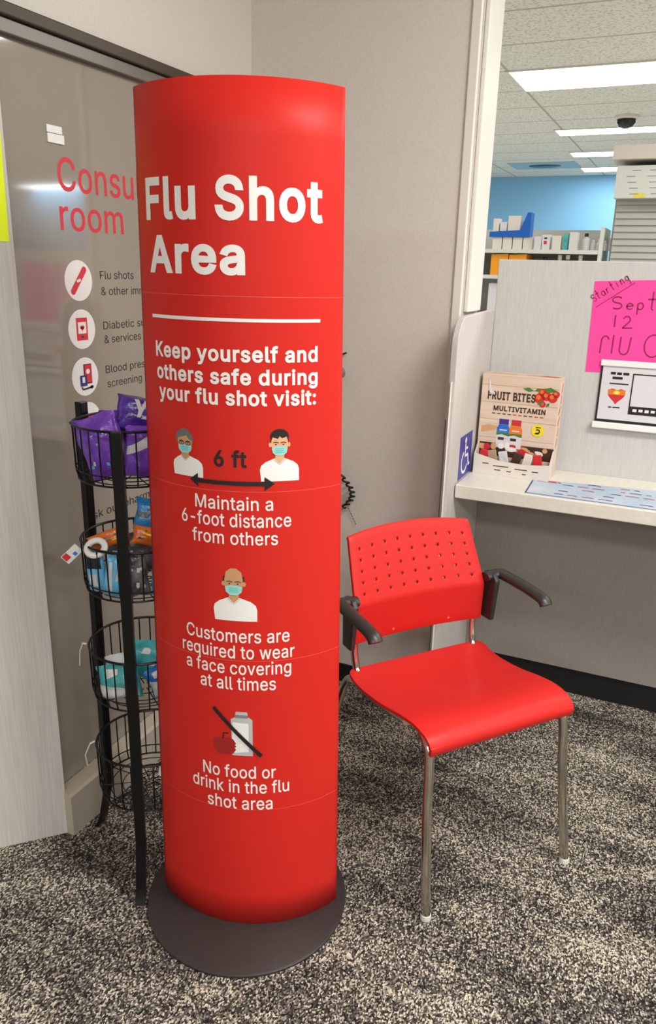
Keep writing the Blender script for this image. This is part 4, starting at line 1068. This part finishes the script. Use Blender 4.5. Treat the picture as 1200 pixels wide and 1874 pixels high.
def masked_person(name, s0, s1, z0, z1, kind):
    """printed head and shoulders with face mask; coordinates in a unit box"""
    def U(x, y): return (s0 + (s1 - s0) * x, z0 + (z1 - z0) * y)
    def PP(pts, mi, ly): return poly([U(x, y) for x, y in pts], mi, ly)
    def EE(cx, cy, rx, ry, mi, ly, a0=0, a1=2 * PI): return poly([U(cx + rx * math.cos(a0 + (a1 - a0) * i / 24), cy + ry * math.sin(a0 + (a1 - a0) * i / 24)) for i in range(24 if a1 - a0 > 6.2 else 25)], mi, ly)
    hx = {'woman': 0.44, 'man': 0.50, 'bald': 0.48}[kind]
    fw = {'woman': 0.24, 'man': 0.21, 'bald': 0.21}[kind]
    sh_ = []
    # mats: 0 shirt 1 skin 2 hair 3 mask 4 mask fold 5 dark 6 collar grey
    body = [(0.03, 0), (0.0, 0.22), (0.03, 0.30), (0.14, 0.37), (hx - 0.14, 0.44), (hx + 0.14, 0.44), (0.86, 0.37), (0.97, 0.30), (1.0, 0.22), (1.0, 0)]
    sh_.append(PP(body, 0, 0))
    sh_.append(PP([(hx - fw * .5, 0.56), (hx - fw * .55, 0.43), (hx, 0.345), (hx + fw * .55, 0.43), (hx + fw * .5, 0.56)], 1, 1))
    sh_.append(stroke([U(x, y) for x, y in ((hx - 0.15, 0.425), (hx, 0.325), (hx + 0.15, 0.425))], 0.0016, 6, 1.2, 4))
    if kind == 'woman':
        sh_.append(EE(hx - .02, 0.80, fw * 1.25, 0.19, 2, 0.5))
        sh_.append(EE(hx, 0.965, 0.15, 0.045, 2, 0.4))
    if kind == 'man':
        sh_.append(EE(hx, 0.85, fw * 1.14, 0.145, 2, 0.5))
    if kind == 'bald':
        sh_.append(PP([(hx - fw * 1.2, 0.72), (hx + fw * 1.2, 0.72), (hx + fw * 1.15, 0.84), (hx - fw * 1.15, 0.84)], 2, 0.5))
    if kind != 'woman':
        for sgn in (-1, 1): sh_.append(EE(hx + sgn * fw * 1.12, 0.70, 0.04, 0.045, 1, 1))
    face = [(hx - fw * .55, 0.50), (hx - fw * .95, 0.60), (hx - fw, 0.78), (hx - fw * .85, 0.86 if kind != 'bald' else 0.92), (hx - fw * .3, 0.90 if kind != 'bald' else 0.99), (hx + fw * .3, 0.90 if kind != 'bald' else 0.99),
            (hx + fw * .85, 0.86 if kind != 'bald' else 0.92), (hx + fw, 0.78), (hx + fw * .95, 0.60), (hx + fw * .55, 0.50)]
    sh_.append(PP(face, 1, 1.5))
    if kind == 'woman':
        sh_.append(PP([(hx - fw * 1.05, 0.80), (hx - fw * .3, 0.83), (hx + fw * .2, 0.87), (hx + fw * .8, 0.76), (hx + fw * 1.15, 0.80), (hx + fw * .7, 0.95), (hx, 0.985), (hx - fw * .8, 0.94)], 2, 2))
    if kind == 'man':
        sh_.append(PP([(hx - fw * 1.1, 0.72), (hx - fw * .85, 0.84), (hx - fw * .2, 0.81), (hx, 0.86), (hx + fw * .3, 0.82), (hx + fw * .85, 0.85), (hx + fw * 1.1, 0.72), (hx + fw * 1.05, 0.90), (hx + fw * .55, 0.985), (hx - fw * .4, 0.99), (hx - fw, 0.92)], 2, 2))
    for sgn in (-1, 1):
        ex_ = hx + sgn * fw * .45
        sh_.append(stroke([U(x, y) for x, y in ((ex_ - .07, 0.735 + (.005 if sgn < 0 else 0)), (ex_, 0.75), (ex_ + .07, 0.735))], 0.0016, 5, 2.5, 4))
        sh_.append(EE(ex_, 0.705, 0.022, 0.012, 5, 2.5))
        if kind == 'woman':
            sh_.append(stroke([U(ex_ + .085 * math.cos(a), 0.70 + .035 * math.sin(a)) for a in [2 * PI * i / 16 for i in range(17)]], 0.0014, 5, 3, 4))
    sh_.append(PP([(hx - fw * .92, 0.655), (hx - fw * .3, 0.675), (hx + fw * .3, 0.675), (hx + fw * .92, 0.655), (hx + fw * .85, 0.55), (hx + fw * .4, 0.495), (hx - fw * .4, 0.495), (hx - fw * .85, 0.55)], 3, 3))
    for yy_ in (0.625, 0.59, 0.555):
        sh_.append(stroke([U(x, y) for x, y in ((hx - fw * .5, yy_), (hx + fw * .5, yy_))], 0.0014, 4, 4, 4))
    lay(name, sh_, pm, [M['white_ink'], M['skin1'] if kind != 'man' else M['skin2'], M['hair_grey'] if kind == 'woman' else M['black_ink'] if kind == 'man' else M['print_brown'], M['mask'], M['mask2'], M['black_ink'], M['print_grey']], front, 0.04, 0.0003)


masked_person('woman_picture', -0.577, -0.268, 1.060, 1.151, 'woman')
masked_person('man_picture', 0.224, 0.558, 1.059, 1.160, 'man')
masked_person('man_picture', -0.202, 0.186, 0.769, 0.883, 'bald')
# no food or drink picture
bs, bz = (-0.072, 0.130), (0.456, 0.562)
def UB(x, y): return (bs[0] + (bs[1] - bs[0]) * x, bz[0] + (bz[1] - bz[0]) * y)
lay('bottle_picture', [poly([UB(*p) for p in ((0.06, 0), (1, 0), (1, 0.82), (0.84, 0.88), (0.22, 0.88), (0.02, 0.82))], 1, 0), poly([UB(*p) for p in ((0.06, 0.05), (0.82, 0.10), (0.82, 0.74), (0.1, 0.76))], 0, 1),
                       poly([UB(*p) for p in ((0.22, 0.86), (0.80, 0.86), (0.80, 0.93), (0.22, 0.93))], 2, 1), poly([UB(*p) for p in ((0.22, 0.93), (0.80, 0.93), (0.76, 1.0), (0.26, 1.0))], 1, 1)],
    pm, [M['white_ink'], M['print_grey'], M['print_dgrey']], front, 0.04, 0.0003)
asz = [(0.0, .62), (.06, .84), (.22, .92), (.36, .86), (.46, .90), (.62, .98), (.86, .88), (.97, .66), (.92, .58), (.99, .50), (.90, .42), (.97, .34), (.86, .12), (.66, 0), (.48, .05), (.30, .0), (.12, .14), (.03, .38)]
lay('apple_picture', [poly([(-0.237 + 0.222 * x, 0.456 + 0.044 * y) for x, y in asz], 0, 3), stroke([(-0.142, 0.495), (-0.138, 0.508), (-0.092, 0.509)], 0.0035, 1, 4, 4)], pm, [M['apple'], M['black_ink']], front, 0.04, 0.0003)
lay('slash_mark', [stroke([(-0.228, 0.567), (0.208, 0.457)], 0.0092, 0, 8, 3.9)], pm, [M['black_ink']], front, 0.04, 0.0003)

# ------------------------------------------------------------------ red armchair  (local x: along the front edge, y: backwards)
chair = tag(empty('armchair', (-0.253, 1.594, 0), math.atan2(0.781, 0.624)), 'red plastic armchair with perforated back and chrome legs beside the stand', 'chair')
pr = spline([Vector((0, a, b_)) for a, b_ in ((0.004, 0.424), (-0.002, 0.440), (0.006, 0.456), (0.026, 0.467), (0.065, 0.471), (0.12, 0.464),
                                              (0.20, 0.447), (0.28, 0.438), (0.335, 0.440), (0.375, 0.446))], 5)
b = MB()
NX = 28
rows = []
for j, p in enumerate(pr):
    q = j / (len(pr) - 1)
    hw = 0.206 + 0.010 * q
    if q > 0.92: hw -= 0.016 * ((q - 0.92) / 0.08) ** 2
    row = []
    for i in range(NX + 1):
        a = -1 + 2 * i / NX
        dish = -0.010 * (1 - a * a) * math.exp(-((q - 0.62) / 0.22) ** 2) - 0.005 * abs(a) ** 6 * (1 if 0.15 < q < .9 else 0.3)
        row.append(b.bm.verts.new((hw * a, p.y, p.z + dish)))
    rows.append(row)
for r0, r1 in zip(rows, rows[1:]):
    for i in range(NX): b.bm.faces.new((r0[i], r0[i + 1], r1[i + 1], r1[i]))
seat = b.build('seat', M['chair_red'], chair, 1.2, 0, 0.009)
bv = seat.modifiers.new('round', 'BEVEL'); bv.width = 0.003; bv.segments = 3; bv.limit_method = 'ANGLE'


def back_pt(a, t_):
    """a -1..1 across, t_ 0 bottom, 0.42 bend, 1 top"""
    if t_ <= 0.40:
        k = t_ / 0.40
        y, z, hw = 0.366 - 0.008 * k, 0.524 + (0.633 - 0.524) * k, 0.206 - 0.004 * k
    else:
        k = (t_ - 0.40) / 0.60
        y, z, hw = 0.358 + 0.075 * k, 0.633 + 0.160 * k, 0.202 - 0.014 * k
        if t_ > 0.985: y += 0.004
    z += 0.015 * max(0, (t_ - .4) / .6) * (1 - abs(a) ** 2.2) - 0.010 * (1 - t_) * (1 - a * a) * 0
    y += 0.018 * (1 - a * a)
    return Vector((hw * a - 0.006, y, z))


b = MB()
bm = b.bm
vc = {}


def vert(a, t_):
    k = (round(a, 5), round(t_, 5))
    if k not in vc: vc[k] = bm.verts.new(back_pt(a, t_))
    return vc[k]


A_ = [-1 + 2 * i / 19 for i in range(20)]
T_ = [0, .1, .2, .3, .38, .40, .42, .46] + [.46 + .48 * i / 10 for i in range(1, 11)] + [.975, 1.0]
for i in range(19):
    for j in range(len(T_) - 1):
        a0, a1, t0, t1 = A_[i], A_[i + 1], T_[j], T_[j + 1]
        q = [vert(a0, t0), vert(a1, t0), vert(a1, t1), vert(a0, t1)]
        ii, jj = i, j - 7
        if 7 <= j <= 16 and i % 2 == 1 and (j - 7) % 2 == 0:
            am, tm = (a0 + a1) / 2 , (t0 + t1) / 2
            ra, rt = 0.0032 / 0.195, 0.0032 / 0.27
            ring = [bm.verts.new(back_pt(am + ra * math.cos(w_), tm + rt * math.sin(w_))) for w_ in [(-3 * PI / 4 + PI / 4 * k) for k in range(8)]]
            # ring index 0 sits at the lower left corner direction, 2 lower right, 4 upper right, 6 upper left
            for k in range(4):
                bm.faces.new((q[k], q[(k + 1) % 4], ring[(2 * k + 2) % 8], ring[2 * k + 1], ring[2 * k]))
        else:
            bm.faces.new(q)
bk = b.build('backrest', M['chair_red'], chair, 0.5, 0, 0.010)
bv = bk.modifiers.new('round', 'BEVEL'); bv.width = 0.0025; bv.segments = 2; bv.limit_method = 'ANGLE'; bv.angle_limit = 1.0
for rx in (0.10, -0.07):
    lay('rivet', [ell(rx, 0.3, 0.004, 0.004)], lambda x, y, o: back_pt(x / 0.2, 0.06) + Vector((0, -0.0056, y - 0.3)), [M['red_fold']], bk)
for s in (-1, 1):
    path = [Vector((0.213 * s + 0.008, -0.028, 0.012)), Vector((0.203 * s, -0.003, 0.24)), Vector((0.197 * s, 0.012, 0.39)), Vector((0.195 * s, 0.024, 0.430)), Vector((0.193 * s, 0.055, 0.4505))]
    fl_ = MB().tube(spline(path, 6), 0.0115, 14).build('leg', M['chrome'], chair)
    gl = MB().lathe([(0.0125, 0.0), (0.0135, 0.003), (0.0125, 0.014)], (0.213 * s + 0.008, -0.0285, 0), 16).build('glide', M['glide'], fl_)
    rp = [Vector((0.191 * s, 0.12, 0.440)), Vector((0.191 * s, 0.27, 0.419)), Vector((0.195 * s, 0.37, 0.418)), Vector((0.203 * s, 0.400, 0.395)), Vector((0.210 * s, 0.425, 0.32)), Vector((0.228 * s, 0.525, 0.012))]
    rl_ = MB().tube(spline(rp, 6), 0.0115, 14).build('leg', M['chrome'], chair)
    MB().lathe([(0.0125, 0.0), (0.0135, 0.003), (0.0125, 0.014)], (0.228 * s, 0.528, 0), 16).build('glide', M['glide'], rl_)
    up_ = [Vector((0.186 * s, 0.30, 0.425)), Vector((0.186 * s, 0.355, 0.432)), Vector((0.187 * s, 0.378, 0.46)), Vector((0.190 * s, 0.388, 0.53)), Vector((0.192 * s, 0.392, 0.64))]
    MB().tube(spline(up_, 6), 0.010, 12).build('back_upright', M['chrome'], chair)
    # arm: bracket plate and forward pad
    arm = MB()
    ox = -0.006
    arm.prism([(0.330, 0.528), (0.372, 0.528), (0.378, 0.640), (0.372, 0.664), (0.335, 0.664), (0.318, 0.648)], lambda a, z: Vector((s * 0.2105 + ox, a, z)), (s * 0.016, 0, 0))
    o = arm.build('arm_bracket', M['arm'], chair, 0.5, 0.004)
    pts = [Vector((s * 0.200 + ox, 0.352, 0.652)), Vector((s * 0.232 + ox, 0.351, 0.655)), Vector((s * 0.244 + ox, 0.347, 0.656)), Vector((s * 0.2495 + ox, 0.334, 0.656)), Vector((s * 0.252 + ox, 0.26, 0.654)),
           Vector((s * 0.252 + ox, 0.20, 0.650)), Vector((s * 0.252 + ox, 0.176, 0.645)), Vector((s * 0.252 + ox, 0.166, 0.635))]
    pts = spline(pts, 5)
    MB().tube(pts, 0.015, 14, flat=(0.0185, 0.0130)).build('arm_pad', M['arm'], chair, 1.0)
MB().tube([(-0.19, 0.27, 0.4195), (0.19, 0.27, 0.4195)], 0.009, 12).build('cross_bar', M['chrome'], chair)

# ------------------------------------------------------------------ basket rack
RC = Vector((-1.064, 1.325, 0))
rr_, rf_ = Vector((0.78, 0.626, 0)), Vector((0.626, -0.78, 0))


def RK(a, f, z): return RC + rr_ * a + rf_ * f + Vector((0, 0, z))


rack = tag(empty('basket_rack', RC), 'black four tier wire basket rack between the stand and the glass door', 'rack')


def rk(p): return Vector(p) - RC


feet = [Vector((-0.980, 1.159, 0)), Vector((-1.249, 1.334, 0)), Vector((-0.963, 1.480, 0))]
for i, f in enumerate(feet):
    d = (f - RC); d.z = 0; d.normalize()
    side = Vector((-d.y, d.x, 0))
    ztop = 1.128 if i == 0 else 1.150
    r0 = 0.142
    b = MB()
    mt_ = Matrix(((d.x, side.x, 0, 0), (d.y, side.y, 0, 0), (0, 0, 1, 0), (0, 0, 0, 1)))
    b.box(r0 - 0.009, r0 + 0.009, -0.0115, 0.0115, 0.135, ztop, 0, mt_)
    b.build('post', M['black_metal'], rack, 0, 0.002)
    # foot bends outward and down to the floor
    pf = spline([d * (r0 - .0) + Vector((0, 0, 0.16)), d * (r0 + 0.010) + Vector((0, 0, 0.11)), d * (r0 + 0.020) + Vector((0, 0, 0.065)), d * (r0 + 0.030) + Vector((0, 0, 0.028)), d * (r0 + 0.044) + Vector((0, 0, 0.0))], 4)
    b = MB()
    prev = None
    for k, p in enumerate(pf):
        nrm = Vector((d.x, d.y, 0)) * 0.0045
        ring = [b.bm.verts.new(p + side * 0.0115 + nrm), b.bm.verts.new(p - side * 0.0115 + nrm), b.bm.verts.new(p - side * 0.0115 - nrm), b.bm.verts.new(p + side * 0.0115 - nrm)]
        if prev:
            for q in range(4): b.bm.faces.new((prev[q], prev[(q + 1) % 4], ring[(q + 1) % 4], ring[q]))
        else:
            b.bm.faces.new(ring)
        prev = ring
    b.bm.faces.new(prev[::-1])
    b.build('foot', M['black_metal'], rack, 0.5)

BR = 0.1225
tiers = [(1.005, 1.122), (0.748, 0.862), (0.478, 0.600), (0.208, 0.335)]


def circ(r_, z, n=40): return [(r_ * math.cos(2 * PI * i / n), r_ * math.sin(2 * PI * i / n), z) for i in range(n)]


baskets = []
for (z0, z1) in tiers:
    b = MB()
    b.tube(circ(BR, z1), 0.0030, 6, True)
    b.tube(circ(BR * 0.985, z0 + 0.022), 0.0016, 5, True)
    b.tube(circ(BR * 0.95, z0), 0.0022, 6, True)
    for q in (0.3, 0.55, 0.78): b.tube(circ(BR * q, z0 - 0.001, 28), 0.0013, 5, True)
    n = 30
    for i in range(n):
        a = 2 * PI * i / n
        ca, sa = math.cos(a), math.sin(a)
        b.tube([(BR * ca, BR * sa, z1), (BR * .985 * ca, BR * .985 * sa, z0 + 0.02), (BR * .94 * ca, BR * .94 * sa, z0)], 0.0018, 5)
        if i % 3 == 0: b.tube([(BR * .94 * ca, BR * .94 * sa, z0), (BR * .1 * ca, BR * .1 * sa, z0 - 0.001)], 0.0013, 5)
    baskets.append(b.build('basket', M['wire'], rack, 1.0))
# mounting bracket at the top basket and white ties hanging at the left
lf = -rr_
b = MB()
b.tube([rk(RC) + lf * 0.128 + Vector((0, 0, 0.602)), rk(RC) + lf * 0.136 + Vector((0, 0, 0.604)), rk(RC) + lf * 0.143 + Vector((0, 0, 0.585)), rk(RC) + lf * 0.146 + Vector((0, 0, 0.548))], 0.003, 6, flat=(0.0045, 0.0015))
b.build('tie', M['tag_white'], baskets[2])
b = MB()
b.tube([rk(RC) + lf * 0.126 + Vector((0, 0, 0.340)), rk(RC) + lf * 0.137 + Vector((0, 0, 0.335)), rk(RC) + lf * 0.150 + Vector((0, 0, 0.305)), rk(RC) + lf * 0.147 + Vector((0, 0, 0.275))], 0.003, 6, flat=(0.004, 0.0015))
b.build('tie', M['tag_white'], baskets[3])


# pillow bags
def pouch(name, c_, wd_, hh, th, m, label, group, roll=0.0, pitch=0.0, yaw=0.0, seed=0, decor=None, cat='bag'):
    up = Vector((0, 0, 1))
    n = (rf_ * math.cos(yaw) + rr_ * math.sin(yaw)).normalized()
    r = up.cross(n).normalized()
    R_ = Matrix.Rotation(roll, 3, n)
    r = R_ @ r; u_ = R_ @ up
    Rp = Matrix.Rotation(pitch, 3, r)
    n = Rp @ n; u_ = Rp @ u_
    rnd = random.Random(seed)
    ph = [rnd.uniform(0, 6) for _ in range(6)]

    def P(a, b_, side=1, off=0.0):
        e = max(0.0, (1 - abs(a) ** 3)) ** 0.55 * max(0.0, (1 - (abs(b_) / 0.93) ** 3) if abs(b_) < 0.93 else 0) ** 0.55
        wob = 0.10 * math.sin(3 * a + ph[0] + 2 * b_) + 0.08 * math.sin(7 * b_ + ph[1]) + 0.06 * math.sin(9 * a + ph[2])
        z = side * th / 2 * e * (1 + wob) + 0.0012 * math.sin(16 * a + ph[3]) * (1 if abs(b_) >= 0.93 else 0) + side * (off + 0.0004)
        x = a * wd_ / 2 * (1 - 0.07 * (1 - abs(b_) ** 2) - 0.02 * math.sin(5 * b_ + ph[4]))
        y = b_ * hh / 2 * (1 - 0.03 * math.sin(4 * a + ph[5]))
        return r * x + u_ * y + n * z

    base = Vector(c_)
    mb = MB()
    N1, N2 = 20, 20
    G = {}
    for sd in (1, -1):
        for i in range(N1 + 1):
            for j in range(N2 + 1):
                G[sd, i, j] = mb.bm.verts.new(P(-1 + 2 * i / N1, -1 + 2 * j / N2, sd))
        for i in range(N1):
            for j in range(N2): mb.bm.faces.new((G[sd, i, j], G[sd, i + 1, j], G[sd, i + 1, j + 1], G[sd, i, j + 1]))
    bmesh.ops.remove_doubles(mb.bm, verts=mb.bm.verts[:], dist=0.0009)
    o = mb.build(name, m, None, 1.3)
    o.location = base
    tag(o, label, cat, group)
    if decor:
        lay('printed_label', decor[0], lambda x, y, q: P(x, y, 1, q), decor[1], o, 0.1, 0.0010, 0.1)
    return o


def blot(seed, n, x0, x1, y0, y1, s, mis):
    rnd = random.Random(seed)
    out = []
    for i in range(n):
        x, y = rnd.uniform(x0, x1), rnd.uniform(y0, y1)
        k = rnd.uniform(.5, 1.3) * s
        out.append(poly([(x - k, y - k * .5), (x + k * .7, y - k * .7), (x + k, y + k * .4), (x - k * .5, y + k * .6)], rnd.choice(mis), 0.3 * i))
    return out


G1 = 'purple snack bags in the top basket'
pouch('snack_bag', RK(-0.060, 0.020, 1.072), 0.104, 0.138, 0.056, M['purple'], 'purple foil bag standing at the left in the top basket', G1, 0.32, 0.05, -0.3, 1,
      (blot(4, 5, -.7, .2, -.5, .4, .10, (0, 1)), [M['white_foil'], M['sky_foil']]))
pouch('snack_bag', RK(0.040, 0.054, 1.064), 0.120, 0.112, 0.056, M['purple'], 'purple foil bag with a slanted white stripe in the top basket', G1, -0.12, 0.0, 0.1, 2,
      ([poly([(-0.95, -0.12), (-0.95, 0.22), (-0.3, 0.66), (0.6, 0.86), (0.6, 0.52), (-0.2, 0.30)], 0, 0), poly([(0.0, 0.0), (0.45, 0.28), (0.7, -0.5), (0.55, -0.62)], 0, 0)], [M['paper']]))
pouch('snack_bag', RK(0.048, 0.005, 1.130), 0.166, 0.074, 0.054, M['purple_dark'], 'purple foil bag with white writing lying on top of the basket', G1, -0.22, -0.35, 0.1, 3,
      ([poly([(-.62, .7), (-.5, .72), (-.42, .3), (-.34, .7), (-.2, .72), (-.36, .1), (-.42, -.3), (-.52, -.3), (-.48, .1)], 0, 0), stroke([(-.1, .1), (-.05, .5), (.3, .45), (.34, .1), (.6, .3), (.8, .25)], .14, 0, 0, .5)]
       + blot(9, 5, -.3, .7, -.5, -.1, .09, (0, 0, 1)), [M['paper'], M['print_red']]))
pouch('snack_bag', RK(0.010, -0.060, 1.072), 0.150, 0.130, 0.040, M['purple_dark'], 'dark purple bag at the back of the top basket', G1, 0.05, 0, 0, 4)

G2 = 'small packs in the second basket'
pouch('wipe_pack', RK(-0.092, 0.040, 0.798), 0.046, 0.098, 0.022, M['sky_foil'], 'light blue pack with dark top at far left in the second basket', G2, 0.08, 0, -0.5, 5,
      ([rect(-.85, .85, .15, .85, 0), rect(-.5, .3, -.7, -.1, 1)], [M['dark_foil'], M['white_foil']]))
pouch('wipe_pack', RK(-0.050, 0.076, 0.797), 0.050, 0.096, 0.024, M['sky_foil'], 'light blue pack with white stripes left of the front post', G2, -0.14, 0, -0.25, 6,
      ([poly([(-.5, -.7), (-.1, -.7), (-.3, .7), (-.6, .7)], 0), poly([(.1, -.2), (.5, -.1), (.5, .5), (.3, .6)], 0)], [M['white_foil']]))
pouch('wipe_pack', RK(-0.004, 0.086, 0.800), 0.046, 0.100, 0.022, M['grey_foil'], 'charcoal pack with white pattern behind the front post', G2, 0.1, 0, 0, 7,
      (blot(5, 6, -.6, .6, -.6, .6, .16, (0,)), [M['white_foil']]))
pouch('wipe_pack', RK(0.050, 0.078, 0.801), 0.050, 0.106, 0.024, M['blue_foil'], 'bright blue pack with grey panel right of the front post', G2, -0.04, 0, 0.1, 8,
      ([rect(-.1, .8, -.8, .2, 0), ell(.3, .3, .4, .14, 1, 1)], [M['print_grey'], M['paper']]))
pouch('wipe_pack', RK(0.092, 0.040, 0.800), 0.050, 0.100, 0.030, M['dark_foil'], 'dark navy pack at the right in the second basket', G2, 0.1, 0, 0.3, 9)
pouch('wipe_pack', RK(-0.066, 0.018, 0.862), 0.086, 0.036, 0.026, M['orange_foil'], 'orange and grey pack lying across the left of the second basket', G2, 0.35, -0.4, -0.1, 10,
      (blot(7, 6, -.7, .7, -.5, .5, .16, (0, 1, 2)), [M['grey_foil'], M['white_foil'], M['print_yellow']]))
pouch('wipe_pack', RK(0.030, 0.036, 0.868), 0.086, 0.042, 0.026, M['orange_foil'], 'orange pack with yellow patch lying right of the front post', G2, -0.25, -0.4, 0.1, 11,
      (blot(8, 5, -.7, .7, -.5, .5, .16, (0, 1, 2)), [M['print_red'], M['print_yellow'], M['grey_foil']]))
pouch('wipe_pack', RK(0.050, -0.012, 0.900), 0.110, 0.072, 0.030, M['blue_foil'], 'blue and charcoal crumpled pack on top of the second basket', G2, -0.2, -0.3, 0, 12,
      (blot(12, 8, -.7, .8, -.8, .4, .22, (0, 0, 1)), [M['grey_foil'], M['white_foil']]))
pouch('wipe_pack', RK(-0.020, -0.040, 0.805), 0.120, 0.100, 0.036, M['grey_foil'], 'charcoal pack standing at the back of the second basket', G2, 0.1, 0, 0, 13,
      (blot(14, 6, -.7, .7, -.6, .6, .16, (0, 1)), [M['white_foil'], M['orange_foil']]))
b = MB()
ring = [(0.019 * math.cos(a), 0.0, 0.019 * math.sin(a)) for a in [2 * PI * i / 24 for i in range(24)]]
b.tube(ring, 0.007, 10, True)
o = b.build('tape_roll', M['tag_white'], None, 1.2)
o.location = RK(-0.088, 0.066, 0.860); o.rotation_euler = (-0.9, 0, math.atan2(rr_.y, rr_.x) - 0.3)
tag(o, 'white ring shaped roll resting on packs at left in the second basket', 'roll')
tg = MB()
mt_ = Matrix.Translation(RK(-0.142, 0.018, 0.832)) @ Matrix.Rotation(math.atan2(rr_.y, rr_.x), 4, 'Z') @ Matrix.Rotation(-0.75, 4, 'Y')
tg.box(-0.022, 0.022, -0.0015, 0.0015, -0.012, 0.012, 0, mt_)
tg = tg.build('hang_tag', M['tag_white'], None, 0, 0.001)
tag(tg, 'white and orange red tag sticking out left of the second basket', 'tag')
lay('red_patch', [rect(-0.020, -0.006, -0.004, 0.011, 0), rect(0.002, 0.010, -0.008, 0.0, 1)], lambda x, y, q: mt_ @ Vector((x, -0.0016 - q, y)), [M['print_red'], M['royal_foil']], tg)

G3 = 'small packs in the third basket'
pouch('tissue_pack', RK(-0.056, 0.058, 0.528), 0.100, 0.086, 0.040, M['teal_foil'], 'teal pack with white lower half at the left in the third basket', G3, 0.14, 0, -0.3, 15,
      ([poly([(-.95, -.85), (.9, -.85), (.9, -.30), (-.95, .05)], 0), poly([(-.6, .35), (.1, .62), (.1, .86), (-.5, .86)], 1)], [M['white_foil'], M['navy'] if 0 else M['white_foil']]))
pouch('tissue_pack', RK(0.048, 0.062, 0.530), 0.090, 0.080, 0.034, M['royal_foil'], 'bright blue and white pack right of the front post in the third basket', G3, 0.35, 0, 0.2, 16,
      ([poly([(-.95, -.9), (-.2, -.9), (-.4, .2), (-.95, .4)], 0), rect(.2, .7, .4, .8, 1), rect(-.6, .0, .5, .85, 0)], [M['white_foil'], M['print_yellow']]))
pouch('tissue_pack', RK(0.020, 0.012, 0.552), 0.110, 0.090, 0.036, M['teal_foil'], 'teal crumpled pack at the back in the third basket', G3, -0.2, -0.2, 0, 17,
      (blot(15, 6, -.7, .7, -.6, .7, .18, (0,)), [M['white_foil']]))
pouch('tissue_pack', RK(0.088, -0.010, 0.550), 0.070, 0.110, 0.030, M['white_foil'], 'white pack with blue stripes leaning at the right of the third basket', G3, -0.5, 0, 0, 18,
      ([rect(-.9, .9, y, y + .12, 0) for y in (-.6, -.2, .2, .6)], [M['royal_foil']]))
pouch('tissue_pack', RK(-0.040, -0.030, 0.520), 0.100, 0.070, 0.036, M['white_foil'], 'white pack at the back left of the third basket', G3, 0.1, 0, 0, 19)

ps = MB()
path = spline([RK(0.022, 0.110, 0.300), RK(0.030, 0.106, 0.326), RK(0.045, 0.100, 0.338), RK(0.065, 0.094, 0.345), RK(0.085, 0.08, 0.349)], 5)
ps.tube(path, 0.008, 8, flat=(0.008, 0.003))
tag(ps.build('paper_strip', M['tag_white'], None), 'crumpled white paper strip hanging over the lowest basket', 'paper strip')
